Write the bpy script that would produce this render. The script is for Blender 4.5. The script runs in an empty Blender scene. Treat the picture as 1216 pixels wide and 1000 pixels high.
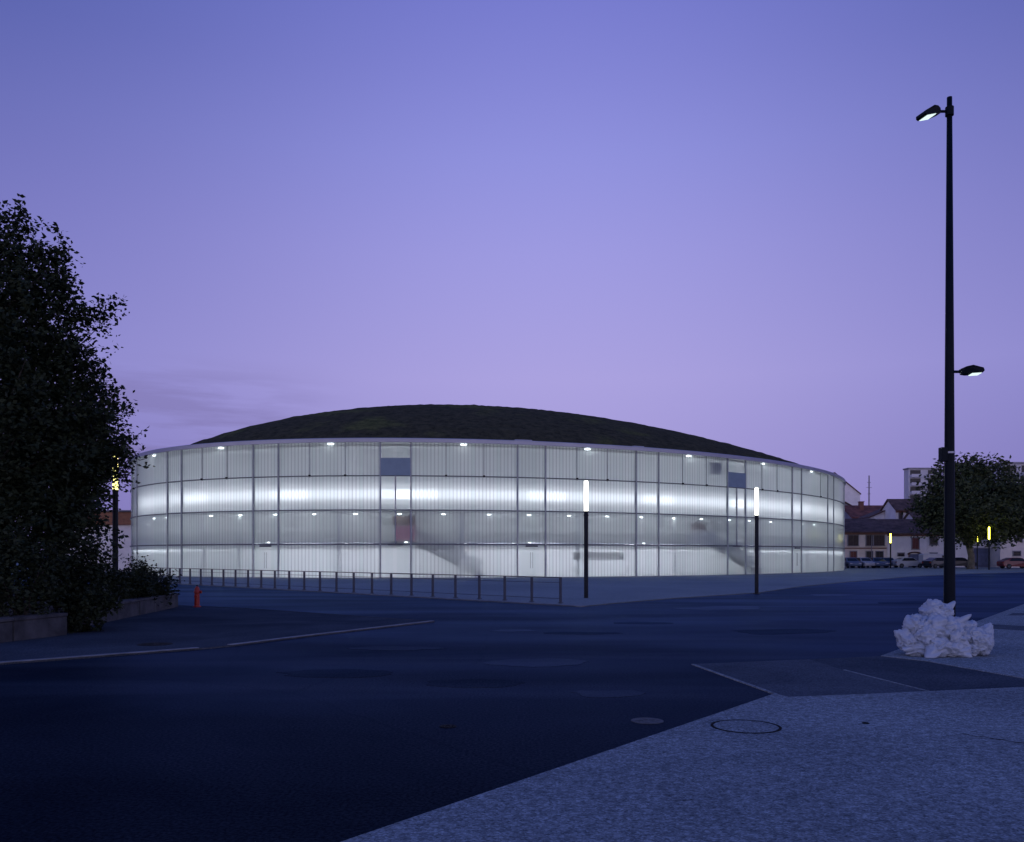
import bpy, bmesh, math, random
import numpy as np
from mathutils import Vector, Matrix, noise
C = bpy.context.scene
COL = C.collection
R = math.radians
random.seed(7)
rng = np.random.default_rng(7)

# ------------------------------------------------------------------ camera
FPX, CX, HZ, CAMH = 1020.0, 608.0, 660.0, 1.73       # photo pixels (1216 wide), horizon row, eye height
cam_data = bpy.data.cameras.new('camera')
cam = bpy.data.objects.new('camera', cam_data)
COL.objects.link(cam)
cam.location = (0, 0, CAMH)
cam.rotation_euler = (R(90), 0, 0)
cam_data.sensor_width = 36.0
cam_data.lens = 36.0 * FPX / 1216.0
cam_data.shift_y = (HZ - 500.0) / 1216.0
cam_data.clip_start = 0.1
cam_data.clip_end = 5000
C.camera = cam

# ------------------------------------------------------------------ render / exposure
C.render.engine = 'CYCLES'
C.view_settings.view_transform = 'Standard'
C.view_settings.look = 'None'
C.view_settings.exposure = 0
C.view_settings.gamma = 1
cy = C.cycles
cy.use_denoising = True
try:
    cy.denoiser = 'OPENIMAGEDENOISE'
except Exception:
    pass
cy.max_bounces = 8
cy.diffuse_bounces = 3
cy.transmission_bounces = 6
cy.transparent_max_bounces = 8
cy.sample_clamp_indirect = 4.0

# ------------------------------------------------------------------ dusk sky (world)
W = bpy.data.worlds.new('World')
C.world = W
W.use_nodes = True
nt = W.node_tree
nt.nodes.clear()
def nd(t, kind, **kw):
    n = t.nodes.new(kind)
    for k, v in kw.items():
        setattr(n, k, v)
    return n
def mth(t, op, a, b=None, clamp=False):
    n = nd(t, 'ShaderNodeMath', operation=op, use_clamp=clamp)
    for i, x in enumerate((a, b)):
        if x is None:
            continue
        if isinstance(x, (int, float)):
            n.inputs[i].default_value = x
        else:
            t.links.new(x, n.inputs[i])
    return n.outputs[0]
def ramp(t, fac, stops, interp='LINEAR'):
    n = nd(t, 'ShaderNodeValToRGB')
    n.color_ramp.interpolation = interp
    e = n.color_ramp.elements
    while len(e) < len(stops):
        e.new(0.5)
    for el, (p, c) in zip(e, stops):
        el.position = p
        el.color = (*c, 1) if len(c) == 3 else c
    t.links.new(fac, n.inputs[0])
    return n.outputs[0]
def mixc(t, fac, a, b, blend='MIX'):
    n = nd(t, 'ShaderNodeMix', data_type='RGBA', blend_type=blend)
    for sock, x in ((n.inputs[0], fac), (n.inputs[6], a), (n.inputs[7], b)):
        if isinstance(x, (int, float)):
            sock.default_value = x
        elif isinstance(x, tuple):
            sock.default_value = (*x, 1)
        else:
            t.links.new(x, sock)
    return n.outputs[2]
tc = nd(nt, 'ShaderNodeTexCoord')
sep = nd(nt, 'ShaderNodeSeparateXYZ')
nt.links.new(tc.outputs['Generated'], sep.inputs[0])
sx, sy, sz = sep.outputs
hl = mth(nt, 'SQRT', mth(nt, 'ADD', mth(nt, 'MULTIPLY', sx, sx), mth(nt, 'ADD', mth(nt, 'MULTIPLY', sy, sy), 1e-6)))
az0 = R(3)
dt = mth(nt, 'DIVIDE', mth(nt, 'ADD', mth(nt, 'MULTIPLY', sx, math.sin(az0)), mth(nt, 'MULTIPLY', sy, math.cos(az0))), hl)
glow = mth(nt, 'POWER', mth(nt, 'MAXIMUM', dt, 0.0), 9.0)            # sky brighter straight ahead; vignette to the sides painted in
glow = mth(nt, 'MULTIPLY', glow, mth(nt, 'SUBTRACT', 1.0, mth(nt, 'MULTIPLY', mth(nt, 'MAXIMUM', sz, 0.0), 0.35)))
zc = mth(nt, 'MAXIMUM', sz, 0.0)
bright = ramp(nt, zc, [(0.0, (.33, .275, .60)), (.09, (.375, .33, .68)), (.20, (.418, .372, .75)), (.33, (.362, .345, .78)), (.42, (.305, .312, .775)), (.545, (.212, .224, .675)), (.75, (.07, .13, .50)), (1.0, (.02, .075, .36))])
dim = ramp(nt, zc, [(0.0, (.150, .130, .36)), (.09, (.185, .170, .47)), (.20, (.225, .22, .57)), (.35, (.158, .165, .48)), (.49, (.086, .111, .385)), (.7, (.03, .085, .34)), (1.0, (.015, .07, .34))])
sky = mixc(nt, glow, dim, bright)
back = mth(nt, 'MINIMUM', mth(nt, 'MAXIMUM', mth(nt, 'MULTIPLY', dt, -2.2), 0.0), 1.0)        # paler sky behind the viewer
sky = mixc(nt, mth(nt, 'MULTIPLY', back, 0.85), sky, ramp(nt, zc, [(0.0, (1.35, 1.16, 1.5)), (.20, (1.0, .92, 1.4)), (.42, (.10, .15, .47)), (1.0, (.015, .07, .34))]))
# faint cloud streaks low in the sky
mp = nd(nt, 'ShaderNodeMapping')
mp.inputs['Scale'].default_value = (3.0, 3.0, 26.0)
mp.inputs['Rotation'].default_value = (0, R(7), 0)
nt.links.new(tc.outputs['Generated'], mp.inputs[0])
cn = nd(nt, 'ShaderNodeTexNoise')
cn.inputs['Scale'].default_value = 2.3
cn.inputs['Detail'].default_value = 5
cn.inputs['Roughness'].default_value = .55
nt.links.new(mp.outputs[0], cn.inputs[0])
cm = ramp(nt, cn.outputs[0], [(.42, (0, 0, 0)), (.62, (1, 1, 1))])
low = ramp(nt, zc, [(.06, (0, 0, 0)), (.12, (1, 1, 1)), (.17, (.8, .8, .8)), (.22, (0, 0, 0))], 'EASE')
side = ramp(nt, mth(nt, 'ADD', mth(nt, 'MULTIPLY', mth(nt, 'DIVIDE', sx, hl), 0.5), 0.5), [(.18, (0, 0, 0)), (.28, (1, 1, 1)), (.34, (1, 1, 1)), (.42, (0, 0, 0))], 'EASE')
cf = mth(nt, 'MULTIPLY', mth(nt, 'MULTIPLY', cm, low), mth(nt, 'MULTIPLY', side, 0.6))
sky = mixc(nt, cf, sky, (.205, .175, .40))
bg = nd(nt, 'ShaderNodeBackground')
bg.inputs[1].default_value = 1.0
nt.links.new(sky, bg.inputs[0])
wo = nd(nt, 'ShaderNodeOutputWorld')
nt.links.new(bg.outputs[0], wo.inputs[0])

# ------------------------------------------------------------------ helpers
def P(px, py, z=0.0):
    """ground point seen at a photo pixel"""
    d = FPX * (CAMH - z) / (py - HZ)
    return Vector(((px - CX) / FPX * d, d, z))
def XZ(px, py, d):
    return ((px - CX) / FPX * d, CAMH - (py - HZ) / FPX * d)

class MB:
    def __init__(s):
        s.v, s.f, s.uv, s.mi = [], [], None, None
    def add(s, v, f):
        o = len(s.v)
        s.v += [tuple(x) for x in v]
        s.f += [tuple(i + o for i in q) for q in f]
        return s
    def box(s, c, size, rz=0.0, rot=None):
        hx, hy, hz = (x / 2 for x in size)
        m = rot if rot is not None else Matrix.Rotation(rz, 3, 'Z')
        c = Vector(c)
        v = [c + m @ Vector((x * hx, y * hy, z * hz)) for x, y, z in ((-1, -1, -1), (1, -1, -1), (1, 1, -1), (-1, 1, -1), (-1, -1, 1), (1, -1, 1), (1, 1, 1), (-1, 1, 1))]
        return s.add(v, [(0, 3, 2, 1), (4, 5, 6, 7), (0, 1, 5, 4), (1, 2, 6, 5), (2, 3, 7, 6), (3, 0, 4, 7)])
    def tube(s, pts, radii, n=10, caps=True):
        pts = [Vector(p) for p in pts]
        if isinstance(radii, (int, float)):
            radii = [radii] * len(pts)
        rings = []
        up = None
        for i, p in enumerate(pts):
            d = (pts[min(i + 1, len(pts) - 1)] - pts[max(i - 1, 0)]).normalized()
            if up is None:
                up = Vector((1, 0, 0)) if abs(d.x) < .8 else Vector((0, 1, 0))
            u = (up - d * up.dot(d)).normalized()
            w = d.cross(u)
            up = u
            rings.append([p + (u * math.cos(2 * math.pi * k / n) + w * math.sin(2 * math.pi * k / n)) * radii[i] for k in range(n)])
        v = [q for r in rings for q in r]
        f = []
        for i in range(len(rings) - 1):
            for k in range(n):
                f.append((i * n + k, i * n + (k + 1) % n, (i + 1) * n + (k + 1) % n, (i + 1) * n + k))
        if caps:
            f.append(tuple(range(n))[::-1])
            f.append(tuple((len(rings) - 1) * n + k for k in range(n)))
        return s.add(v, f)
    def lathe(s, prof, c=(0, 0, 0), n=20):
        return s.tube([(c[0], c[1], c[2] + z) for r, z in prof], [max(r, 1e-4) for r, z in prof], n)
    def poly(s, pts, z0, z1):
        """flat polygon slab (points given anticlockwise or not)"""
        a = sum(pts[i][0] * pts[(i + 1) % len(pts)][1] - pts[(i + 1) % len(pts)][0] * pts[i][1] for i in range(len(pts)))
        if a < 0:
            pts = pts[::-1]
        n = len(pts)
        v = [(p[0], p[1], z1) for p in pts] + [(p[0], p[1], z0) for p in pts]
        f = [tuple(range(n))] + [(i, i + n, (i + 1) % n + n, (i + 1) % n) for i in range(n)]
        return s.add(v, f)
    def prism(s, prof, axis, a0, a1):
        """profile [(u, z)] extruded along x or y"""
        n = len(prof)
        ar = sum(prof[i][0] * prof[(i + 1) % n][1] - prof[(i + 1) % n][0] * prof[i][1] for i in range(n))
        if ar < 0:
            prof = prof[::-1]
        mk = (lambda a, u, z: (u, a, z)) if axis == 'y' else (lambda a, u, z: (a, u, z))
        v = [mk(a0, u, z) for u, z in prof] + [mk(a1, u, z) for u, z in prof]
        f = [tuple(range(n)), tuple(range(n, 2 * n))[::-1]] + [(i, (i + 1) % n, (i + 1) % n + n, i + n)[::-1] for i in range(n)]
        if axis == 'x':
            f = [q[::-1] for q in f]
        f = [q[::-1] for q in f] if False else f
        return s.add(v, f)
    def build(s, name, mat, parent=None, smooth=False, bevel=0.0, fix=True):
        me = bpy.data.meshes.new(name)
        me.from_pydata([tuple(x) for x in s.v], [], s.f)
        if s.uv is not None:
            l = me.uv_layers.new(name='UVMap')
            fl = []
            for q in s.f:
                for i in q:
                    fl += list(s.uv[i])
            l.data.foreach_set('uv', fl)
        if fix:
            bm = bmesh.new()
            bm.from_mesh(me)
            bmesh.ops.recalc_face_normals(bm, faces=bm.faces)
            bm.to_mesh(me)
            bm.free()
        if smooth:
            me.polygons.foreach_set('use_smooth', [True] * len(me.polygons))
        me.materials.append(mat)
        o = bpy.data.objects.new(name, me)
        COL.objects.link(o)
        if parent is not None:
            o.parent = parent
        if bevel:
            b = o.modifiers.new('bevel', 'BEVEL')
            b.width = bevel
            b.segments = 2
            b.limit_method = 'ANGLE'
        return o
def tag(o, label=None, cat=None, group=None, kind=None):
    if label: o['label'] = label
    if cat: o['category'] = cat
    if group: o['group'] = group
    if kind: o['kind'] = kind
    return o
def empty(name, loc, rz=0.0, label=None, cat=None, group=None):
    o = bpy.data.objects.new(name, None)
    COL.objects.link(o)
    o.location = loc
    o.rotation_euler = (0, 0, rz)
    o.empty_display_size = .3
    return tag(o, label, cat, group)
def copy_tree(o, parent=None):
    c = o.copy()
    COL.objects.link(c)
    if parent is not None:
        c.parent = parent
    for ch in list(o.children):
        copy_tree(ch, c)
    return c

# ------------------------------------------------------------------ materials
def mat(name, base, rough=.6, metal=0.0, spec=.5, noise_amt=0.0, noise_scale=4.0, bump=0.0, bump_scale=40.0, second=None, detail=6, coord='Object'):
    m = bpy.data.materials.new(name)
    m.use_nodes = True
    t = m.node_tree
    b = t.nodes['Principled BSDF']
    b.inputs['Roughness'].default_value = rough
    b.inputs['Metallic'].default_value = metal
    b.inputs['Specular IOR Level'].default_value = spec
    co = nd(t, 'ShaderNodeTexCoord').outputs[coord]
    if noise_amt or second:
        n = nd(t, 'ShaderNodeTexNoise')
        n.inputs['Scale'].default_value = noise_scale
        n.inputs['Detail'].default_value = detail
        n.inputs['Roughness'].default_value = .62
        t.links.new(co, n.inputs[0])
        lo = second if second else tuple(x * (1 - noise_amt) for x in base)
        hi = base if second else tuple(min(1, x * (1 + noise_amt)) for x in base)
        t.links.new(ramp(t, n.outputs[0], [(.36, lo), (.64, hi)]), b.inputs['Base Color'])
    else:
        b.inputs['Base Color'].default_value = (*base, 1)
    if bump:
        n2 = nd(t, 'ShaderNodeTexNoise')
        n2.inputs['Scale'].default_value = bump_scale
        n2.inputs['Detail'].default_value = 4
        t.links.new(co, n2.inputs[0])
        bp = nd(t, 'ShaderNodeBump')
        bp.inputs['Strength'].default_value = bump
        bp.inputs['Distance'].default_value = .02
        t.links.new(n2.outputs[0], bp.inputs['Height'])
        t.links.new(bp.outputs[0], b.inputs['Normal'])
    return m
def emit(name, col, strength):
    m = bpy.data.materials.new(name)
    m.use_nodes = True
    t = m.node_tree
    t.nodes.clear()
    e = nd(t, 'ShaderNodeEmission')
    e.inputs[0].default_value = (*col, 1)
    e.inputs[1].default_value = strength
    o = nd(t, 'ShaderNodeOutputMaterial')
    t.links.new(e.outputs[0], o.inputs[0])
    return m

def ground_mat(name, base, dark, speck, speck_scale, rough=.7, patch_scale=.25, spec=.3, stain=None, crack=False, tint=(.55, .78, 1.0), pebble=0):
    """mineral surface: large worn patches, fine aggregate and small bumps"""
    m = bpy.data.materials.new(name)
    m.use_nodes = True
    t = m.node_tree
    b = t.nodes['Principled BSDF']
    co = nd(t, 'ShaderNodeTexCoord').outputs['Object']
    n = nd(t, 'ShaderNodeTexNoise')
    n.inputs['Scale'].default_value = patch_scale
    n.inputs['Detail'].default_value = 7
    n.inputs['Roughness'].default_value = .6
    n.inputs['Distortion'].default_value = .6
    t.links.new(co, n.inputs[0])
    c = ramp(t, n.outputs[0], [(.34, dark), (.62, base)])
    if stain:
        mp = nd(t, 'ShaderNodeMapping')
        mp.inputs['Scale'].default_value = (.12, .9, 1)
        mp.inputs['Rotation'].default_value = (0, 0, R(-38))
        t.links.new(co, mp.inputs[0])
        n3 = nd(t, 'ShaderNodeTexNoise')
        n3.inputs['Scale'].default_value = .55
        n3.inputs['Detail'].default_value = 5
        t.links.new(mp.outputs[0], n3.inputs[0])
        c = mixc(t, ramp(t, n3.outputs[0], [(.56, (0, 0, 0)), (.70, (.8, .8, .8))]), c, stain)
    v = nd(t, 'ShaderNodeTexNoise')
    v.inputs['Scale'].default_value = speck_scale
    v.inputs['Detail'].default_value = 3
    v.inputs['Roughness'].default_value = .7
    t.links.new(co, v.inputs[0])
    lo, hi = 1 - speck, 1 + speck
    if pebble:
        pv_ = nd(t, 'ShaderNodeTexVoronoi')
        pv_.inputs['Scale'].default_value = pebble
        t.links.new(co, pv_.inputs[0])
        ps = nd(t, 'ShaderNodeSeparateColor')
        t.links.new(pv_.outputs['Color'], ps.inputs[0])
        c = mixc(t, 1.0, c, ramp(t, ps.outputs[0], [(0.0, (.50, .50, .50)), (.25, (.80, .80, .80)), (.7, (1.06, 1.06, 1.06)), (1.0, (1.5, 1.5, 1.5))]), 'MULTIPLY')
    c = mixc(t, 1.0, c, ramp(t, v.outputs[0], [(.38, (lo, lo, lo)), (.64, (hi, hi, hi))]), 'MULTIPLY')
    if crack:
        w = nd(t, 'ShaderNodeTexVoronoi', feature='DISTANCE_TO_EDGE')
        w.inputs['Scale'].default_value = .16
        nw = nd(t, 'ShaderNodeTexNoise')
        nw.inputs['Scale'].default_value = 1.2
        nw.inputs['Detail'].default_value = 5
        t.links.new(co, nw.inputs[0])
        mx = mixc(t, .22, co, nw.outputs['Color'])
        t.links.new(mx, w.inputs[0])
        cr = ramp(t, w.outputs['Distance'], [(0.0, (.78, .78, .78)), (.006, (1, 1, 1))])
        c = mixc(t, 1.0, c, cr, 'MULTIPLY')
    t.links.new(c, b.inputs['Base Color'])
    t.links.new(mth(t, 'ADD', mth(t, 'MULTIPLY', n.outputs[0], .25), rough - .12), b.inputs['Roughness'])
    b.inputs['Specular IOR Level'].default_value = spec
    b.inputs['Specular Tint'].default_value = (*tint, 1)
    bp = nd(t, 'ShaderNodeBump')
    bp.inputs['Strength'].default_value = .5
    bp.inputs['Distance'].default_value = .012
    t.links.new(v.outputs[0], bp.inputs['Height'])
    t.links.new(bp.outputs[0], b.inputs['Normal'])
    return m

M = {}
M['asphalt'] = ground_mat('asphalt', (.026, .030, .038), (.009, .0125, .018), .55, 34, .62, .16, 0.0, (.042, .048, .058), True)
t = M['asphalt'].node_tree
b = t.nodes['Principled BSDF']
lw = nd(t, 'ShaderNodeLayerWeight')
gl = nd(t, 'ShaderNodeBsdfGlossy')
gl.inputs['Roughness'].default_value = .42
gl.inputs['Color'].default_value = (.105, .165, .28, 1)
gn = nd(t, 'ShaderNodeTexNoise')
gn.inputs['Scale'].default_value = .22
gn.inputs['Detail'].default_value = 6
mpg = nd(t, 'ShaderNodeMapping')
mpg.inputs['Scale'].default_value = (.5, 1.6, 1)
t.links.new(nd(t, 'ShaderNodeTexCoord').outputs['Object'], mpg.inputs[0])
t.links.new(mpg.outputs[0], gn.inputs[0])
fac = mth(t, 'MULTIPLY', mth(t, 'POWER', lw.outputs['Facing'], 9.0), ramp(t, gn.outputs[0], [(.34, (.45, .45, .45)), (.66, (1, 1, 1))]))
ms = nd(t, 'ShaderNodeMixShader')
t.links.new(fac, ms.inputs[0]); t.links.new(b.outputs[0], ms.inputs[1]); t.links.new(gl.outputs[0], ms.inputs[2])
t.links.new(ms.outputs[0], t.nodes['Material Output'].inputs[0])
M['patch'] = ground_mat('patch_asphalt', (.125, .138, .155), (.088, .098, .112), .35, 45, .8, .5, 0.0)
M['patch_dark'] = ground_mat('dark_patch_asphalt', (.092, .104, .122), (.060, .070, .085), .35, 45, .8, .5, 0.0)
M['aggregate'] = ground_mat('aggregate', (.30, .325, .325), (.22, .24, .245), .25, 16, .85, .35, 0.0, pebble=70)
M['forecourt'] = ground_mat('forecourt_paving', (.30, .325, .31), (.25, .275, .265), .2, 20, .85, .12, 0.0)
M['island'] = ground_mat('island_paving', (.085, .097, .112), (.055, .063, .075), .3, 30, .85, .4, 0.0)
M['earth'] = ground_mat('earth', (.03, .028, .02), (.015, .014, .01), .4, 12, .9, 1.0, .2)
M['kerb'] = mat('kerb_concrete', (.20, .21, .22), .8, noise_amt=.25, noise_scale=3, bump=.3)
M['stone'] = mat('wall_stone', (.06, .06, .062), .85, noise_amt=.4, noise_scale=2.5, bump=.6, bump_scale=18)
M['steel'] = mat('grey_steel', (.34, .37, .37), .6, .1, noise_amt=.08, noise_scale=3)
M['transom_steel'] = mat('dark_transom_steel', (.11, .125, .14), .6, noise_amt=.08, noise_scale=3)
M['rim'] = mat('rim_aluminium', (.36, .37, .41), .42, .5, noise_amt=.06, noise_scale=.6)
M['dark_metal'] = mat('dark_metal', (.012, .015, .02), .5, .0, .2, noise_amt=.2, noise_scale=6)
M['pole_paint'] = mat('pole_paint', (.003, .007, .012), .5, .0, .12, noise_amt=.18, noise_scale=3)
M['rail_metal'] = mat('galvanised_rail', (.06, .066, .078), .55, noise_amt=.15, noise_scale=3)
M['iron'] = mat('cast_iron', (.010, .012, .013), .75, .0, .1, noise_amt=.3, noise_scale=14, bump=.4, bump_scale=50)
M['black_joint'] = mat('black_joint', (.008, .008, .009), .9, spec=.1)
M['pale_iron'] = mat('worn_iron', (.085, .095, .105), .7, .0, .15, noise_amt=.3, noise_scale=9, bump=.4, bump_scale=50)
M['red_paint'] = mat('red_paint', (.36, .02, .008), .42, noise_amt=.2, noise_scale=14)
M['plastic'] = mat('white_plastic', (.42, .475, .55), .34, spec=.5, noise_amt=.05, noise_scale=5, bump=.12, bump_scale=14)
M['plaster'] = mat('white_plaster', (.75, .75, .74), .8, noise_amt=.04, noise_scale=.5)
M['plaster_mid'] = mat('pale_concrete', (.62, .62, .62), .85, noise_amt=.08, noise_scale=.5)
M['plaster_grey'] = mat('grey_concrete', (.36, .365, .37), .85, noise_amt=.12, noise_scale=.4)
M['floor_in'] = mat('gallery_floor', (.55, .55, .54), .6, noise_amt=.06, noise_scale=.8)
M['blue'] = mat('blue_panel', (.21, .29, .33), .5, noise_amt=.05, noise_scale=2)
M['red_int'] = mat('red_landing', (.80, .30, .40), .6, noise_amt=.1, noise_scale=2)
M['dark_int'] = mat('dark_interior', (.035, .045, .04), .6, noise_amt=.2, noise_scale=3)
M['brown_int'] = mat('brown_interior', (.16, .07, .05), .6, noise_amt=.2, noise_scale=3)
M['stair'] = mat('stair_steel', (.07, .085, .08), .55, noise_amt=.1, noise_scale=3)
M['tube'] = emit('hidden_fill_tube', (.85, .88, 1.0), 450)  # bright tube hidden behind the panel, added to lighten the upper tiers
M['opal'] = emit('opal_light_panel', (.87, .87, 1.0), 1.75)
M['opal_bright'] = emit('opal_light_panel_bright', (.88, .88, 1.0), 2.3)
M['opal_fringe'] = emit('panel_glow_fringe', (.86, .86, 1.0), .85)  # glowing strips that imitate the light band's soft falloff
M['fill_low'] = emit('added_low_light', (.86, .85, 1.0), 155)  # tubes added out of sight to brighten the ground tier
M['fill_low_dim'] = emit('added_low_light_dim', (.86, .88, 1.0), 48)  # weaker version of the added tubes, so both flanks look dimmer
M['fill_up'] = emit('added_uplight', (.86, .88, 1.0), 37)  # hidden tubes added to light the second tier from below
M['down'] = emit('downlight_lens', (.88, .93, 1.0), 7)
M['lamp'] = emit('lamp_tube', (1.0, .99, .86), 4.0)
M['lamp_warm'] = emit('lamp_tube_warm', (1.0, .93, .30), 2.6)
M['lamp_far'] = emit('lamp_tube_yellow', (1.0, .96, .085), 12)
M['flood'] = emit('flood_lens', (.80, 1.0, .96), 1.1)
# grass roof
m = M['grass'] = bpy.data.materials.new('grass_roof')
m.use_nodes = True
t = m.node_tree
b = t.nodes['Principled BSDF']
co = nd(t, 'ShaderNodeTexCoord').outputs['Object']
n1 = nd(t, 'ShaderNodeTexNoise'); n1.inputs['Scale'].default_value = .22; n1.inputs['Detail'].default_value = 6
n2 = nd(t, 'ShaderNodeTexNoise'); n2.inputs['Scale'].default_value = 1.6; n2.inputs['Detail'].default_value = 8; n2.inputs['Roughness'].default_value = .75
t.links.new(co, n1.inputs[0]); t.links.new(co, n2.inputs[0])
ca = ramp(t, n2.outputs[0], [(.36, (.036, .036, .021)), (.62, (.094, .088, .052))])
cb = ramp(t, n2.outputs[0], [(.36, (.055, .066, .024)), (.62, (.150, .150, .056))])
t.links.new(mixc(t, ramp(t, n1.outputs[0], [(.54, (0, 0, 0)), (.66, (1, 1, 1))]), ca, cb), b.inputs['Base Color'])
b.inputs['Roughness'].default_value = 1
b.inputs['Specular IOR Level'].default_value = .05
bp = nd(t, 'ShaderNodeBump'); bp.inputs['Strength'].default_value = 1; bp.inputs['Distance'].default_value = .25
t.links.new(n2.outputs[0], bp.inputs['Height']); t.links.new(bp.outputs[0], b.inputs['Normal'])

def leaf_mat(name, a, bcol):
    m = bpy.data.materials.new(name)
    m.use_nodes = True
    t = m.node_tree
    b = t.nodes['Principled BSDF']
    g = nd(t, 'ShaderNodeNewGeometry')
    t.links.new(ramp(t, g.outputs['Random Per Island'], [(0, a), (1, bcol)]), b.inputs['Base Color'])
    b.inputs['Roughness'].default_value = .6
    b.inputs['Specular IOR Level'].default_value = .12
    return m
M['leaf'] = leaf_mat('tree_leaves', (.012, .020, .010), (.035, .046, .022))
M['leaf_far'] = leaf_mat('plane_tree_leaves', (.028, .042, .020), (.075, .090, .040))
M['shrub'] = leaf_mat('shrub_leaves', (.012, .020, .010), (.034, .044, .022))
M['bark'] = mat('bark', (.05, .042, .034), .9, noise_amt=.4, noise_scale=6, bump=.8, bump_scale=14)
M['bark_far'] = mat('plane_bark', (.13, .12, .10), .9, noise_amt=.4, noise_scale=2, bump=.6, bump_scale=6)

def glass_mat(name, ribs, clear):
    """translucent U-profile cast glass: rough refraction plus milky transmission, flanges every .41 m"""
    m = bpy.data.materials.new(name)
    m.use_nodes = True
    t = m.node_tree
    t.nodes.clear()
    uv = nd(t, 'ShaderNodeUVMap').outputs[0]
    sp = nd(t, 'ShaderNodeSeparateXYZ')
    t.links.new(uv, sp.inputs[0])
    q = mth(t, 'DIVIDE', sp.outputs[0], .285)
    fr = mth(t, 'FRACT', q)
    wn = nd(t, 'ShaderNodeTexWhiteNoise', noise_dimensions='1D')
    t.links.new(mth(t, 'FLOOR', q), wn.inputs['W'])
    line = ramp(t, fr, [(0.0, (1, 1, 1)), (.16, (1, 1, 1)), (.30, (.12, .12, .12)), (.55, (0, 0, 0)), (.92, (.1, .1, .1)), (1.0, (1, 1, 1))])
    lf = mth(t, 'MULTIPLY', line, mth(t, 'ADD', mth(t, 'MULTIPLY', wn.outputs[0], .5 * ribs), .5 * ribs))
    tint = mixc(t, wn.outputs[0], (.80, .90, .875), (.90, .97, .955))
    rf = nd(t, 'ShaderNodeBsdfRefraction')
    rf.inputs['IOR'].default_value = 1.33
    rf.inputs['Roughness'].default_value = .40 if not clear else .28
    tl = nd(t, 'ShaderNodeBsdfTranslucent')
    df = nd(t, 'ShaderNodeBsdfDiffuse')
    df.inputs[0].default_value = (.55, .62, .60, 1)
    for x in (rf, tl):
        t.links.new(tint, x.inputs[0])
    m1 = nd(t, 'ShaderNodeMixShader'); m1.inputs[0].default_value = .32 if not clear else .24
    t.links.new(rf.outputs[0], m1.inputs[1]); t.links.new(tl.outputs[0], m1.inputs[2])
    m2 = nd(t, 'ShaderNodeMixShader'); m2.inputs[0].default_value = .10
    t.links.new(m1.outputs[0], m2.inputs[1]); t.links.new(df.outputs[0], m2.inputs[2])
    dk = nd(t, 'ShaderNodeBsdfDiffuse'); dk.inputs[0].default_value = (.24, .27, .30, 1)
    m3 = nd(t, 'ShaderNodeMixShader')
    t.links.new(lf, m3.inputs[0]); t.links.new(m2.outputs[0], m3.inputs[1]); t.links.new(dk.outputs[0], m3.inputs[2])
    gl = nd(t, 'ShaderNodeBsdfGlossy'); gl.inputs['Roughness'].default_value = .18
    fn = nd(t, 'ShaderNodeFresnel'); fn.inputs[0].default_value = 1.45
    m4 = nd(t, 'ShaderNodeMixShader')
    t.links.new(mth(t, 'MULTIPLY', fn.outputs[0], .7), m4.inputs[0]); t.links.new(m3.outputs[0], m4.inputs[1]); t.links.new(gl.outputs[0], m4.inputs[2])
    o = nd(t, 'ShaderNodeOutputMaterial')
    t.links.new(m4.outputs[0], o.inputs[0])
    return m
M['glass'] = glass_mat('profiled_glass', .42, False)
M['glass_door'] = glass_mat('frosted_glass', 0.0, True)

# ------------------------------------------------------------------ ground
def ground(name, pts, z0, z1, m):
    return tag(MB().poly([(p[0], p[1]) for p in pts], z0, z1).build(name, m), kind='structure')
mb = MB()
gx = [-900, -120, -60, -30, 0, 30, 60, 120, 900]
gy = [-300, -20, 0, 30, 60, 120, 300, 2600]
mb.add([(x, y, 0) for y in gy for x in gx], [(j * 9 + i, j * 9 + i + 1, j * 9 + 10 + i, j * 9 + 9 + i) for j in range(7) for i in range(8)])
tag(mb.build('road', M['asphalt']), kind='structure')
# raised forecourt round the hall
fc_edge = [P(150, 690.3), P(420, 705.6), P(690, 721), P(730, 717), P(800, 711), P(900, 704.5), P(950, 697), P(1000, 692), P(1081, 685), P(1150, 681.5), P(1216, 680), P(1400, 678)]
dl = (fc_edge[0] - fc_edge[2]).normalized()
fc = [fc_edge[0] + dl * 60] + fc_edge + [Vector((140, 98, 0)), Vector((140, 230, 0)), Vector((-140, 230, 0)), Vector((-140, 100, 0))]
ground('forecourt', fc, -.2, .03, M['forecourt'])
def strip(name, pts, w, z0, z1, m, side=1):
    """a kerb strip of width w along a polyline"""
    L, Rr = [], []
    for i, p in enumerate(pts):
        d = (pts[min(i + 1, len(pts) - 1)] - pts[max(i - 1, 0)]).normalized()
        nrm = Vector((-d.y, d.x, 0)) * side
        L.append(p); Rr.append(p + nrm * w)
    mb = MB()
    for i in range(len(pts) - 1):
        q = [L[i], L[i + 1], Rr[i + 1], Rr[i]]
        mb.poly([(a.x, a.y) for a in q], z0, z1)
    return tag(mb.build(name, m), kind='structure')
strip('kerb', [fc_edge[0] + dl * 30] + fc_edge[:3], .22, -.1, .042, M['kerb'], 1)
strip('kerb', fc_edge[2:], .22, -.1, .034, M['forecourt'], 1)
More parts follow.
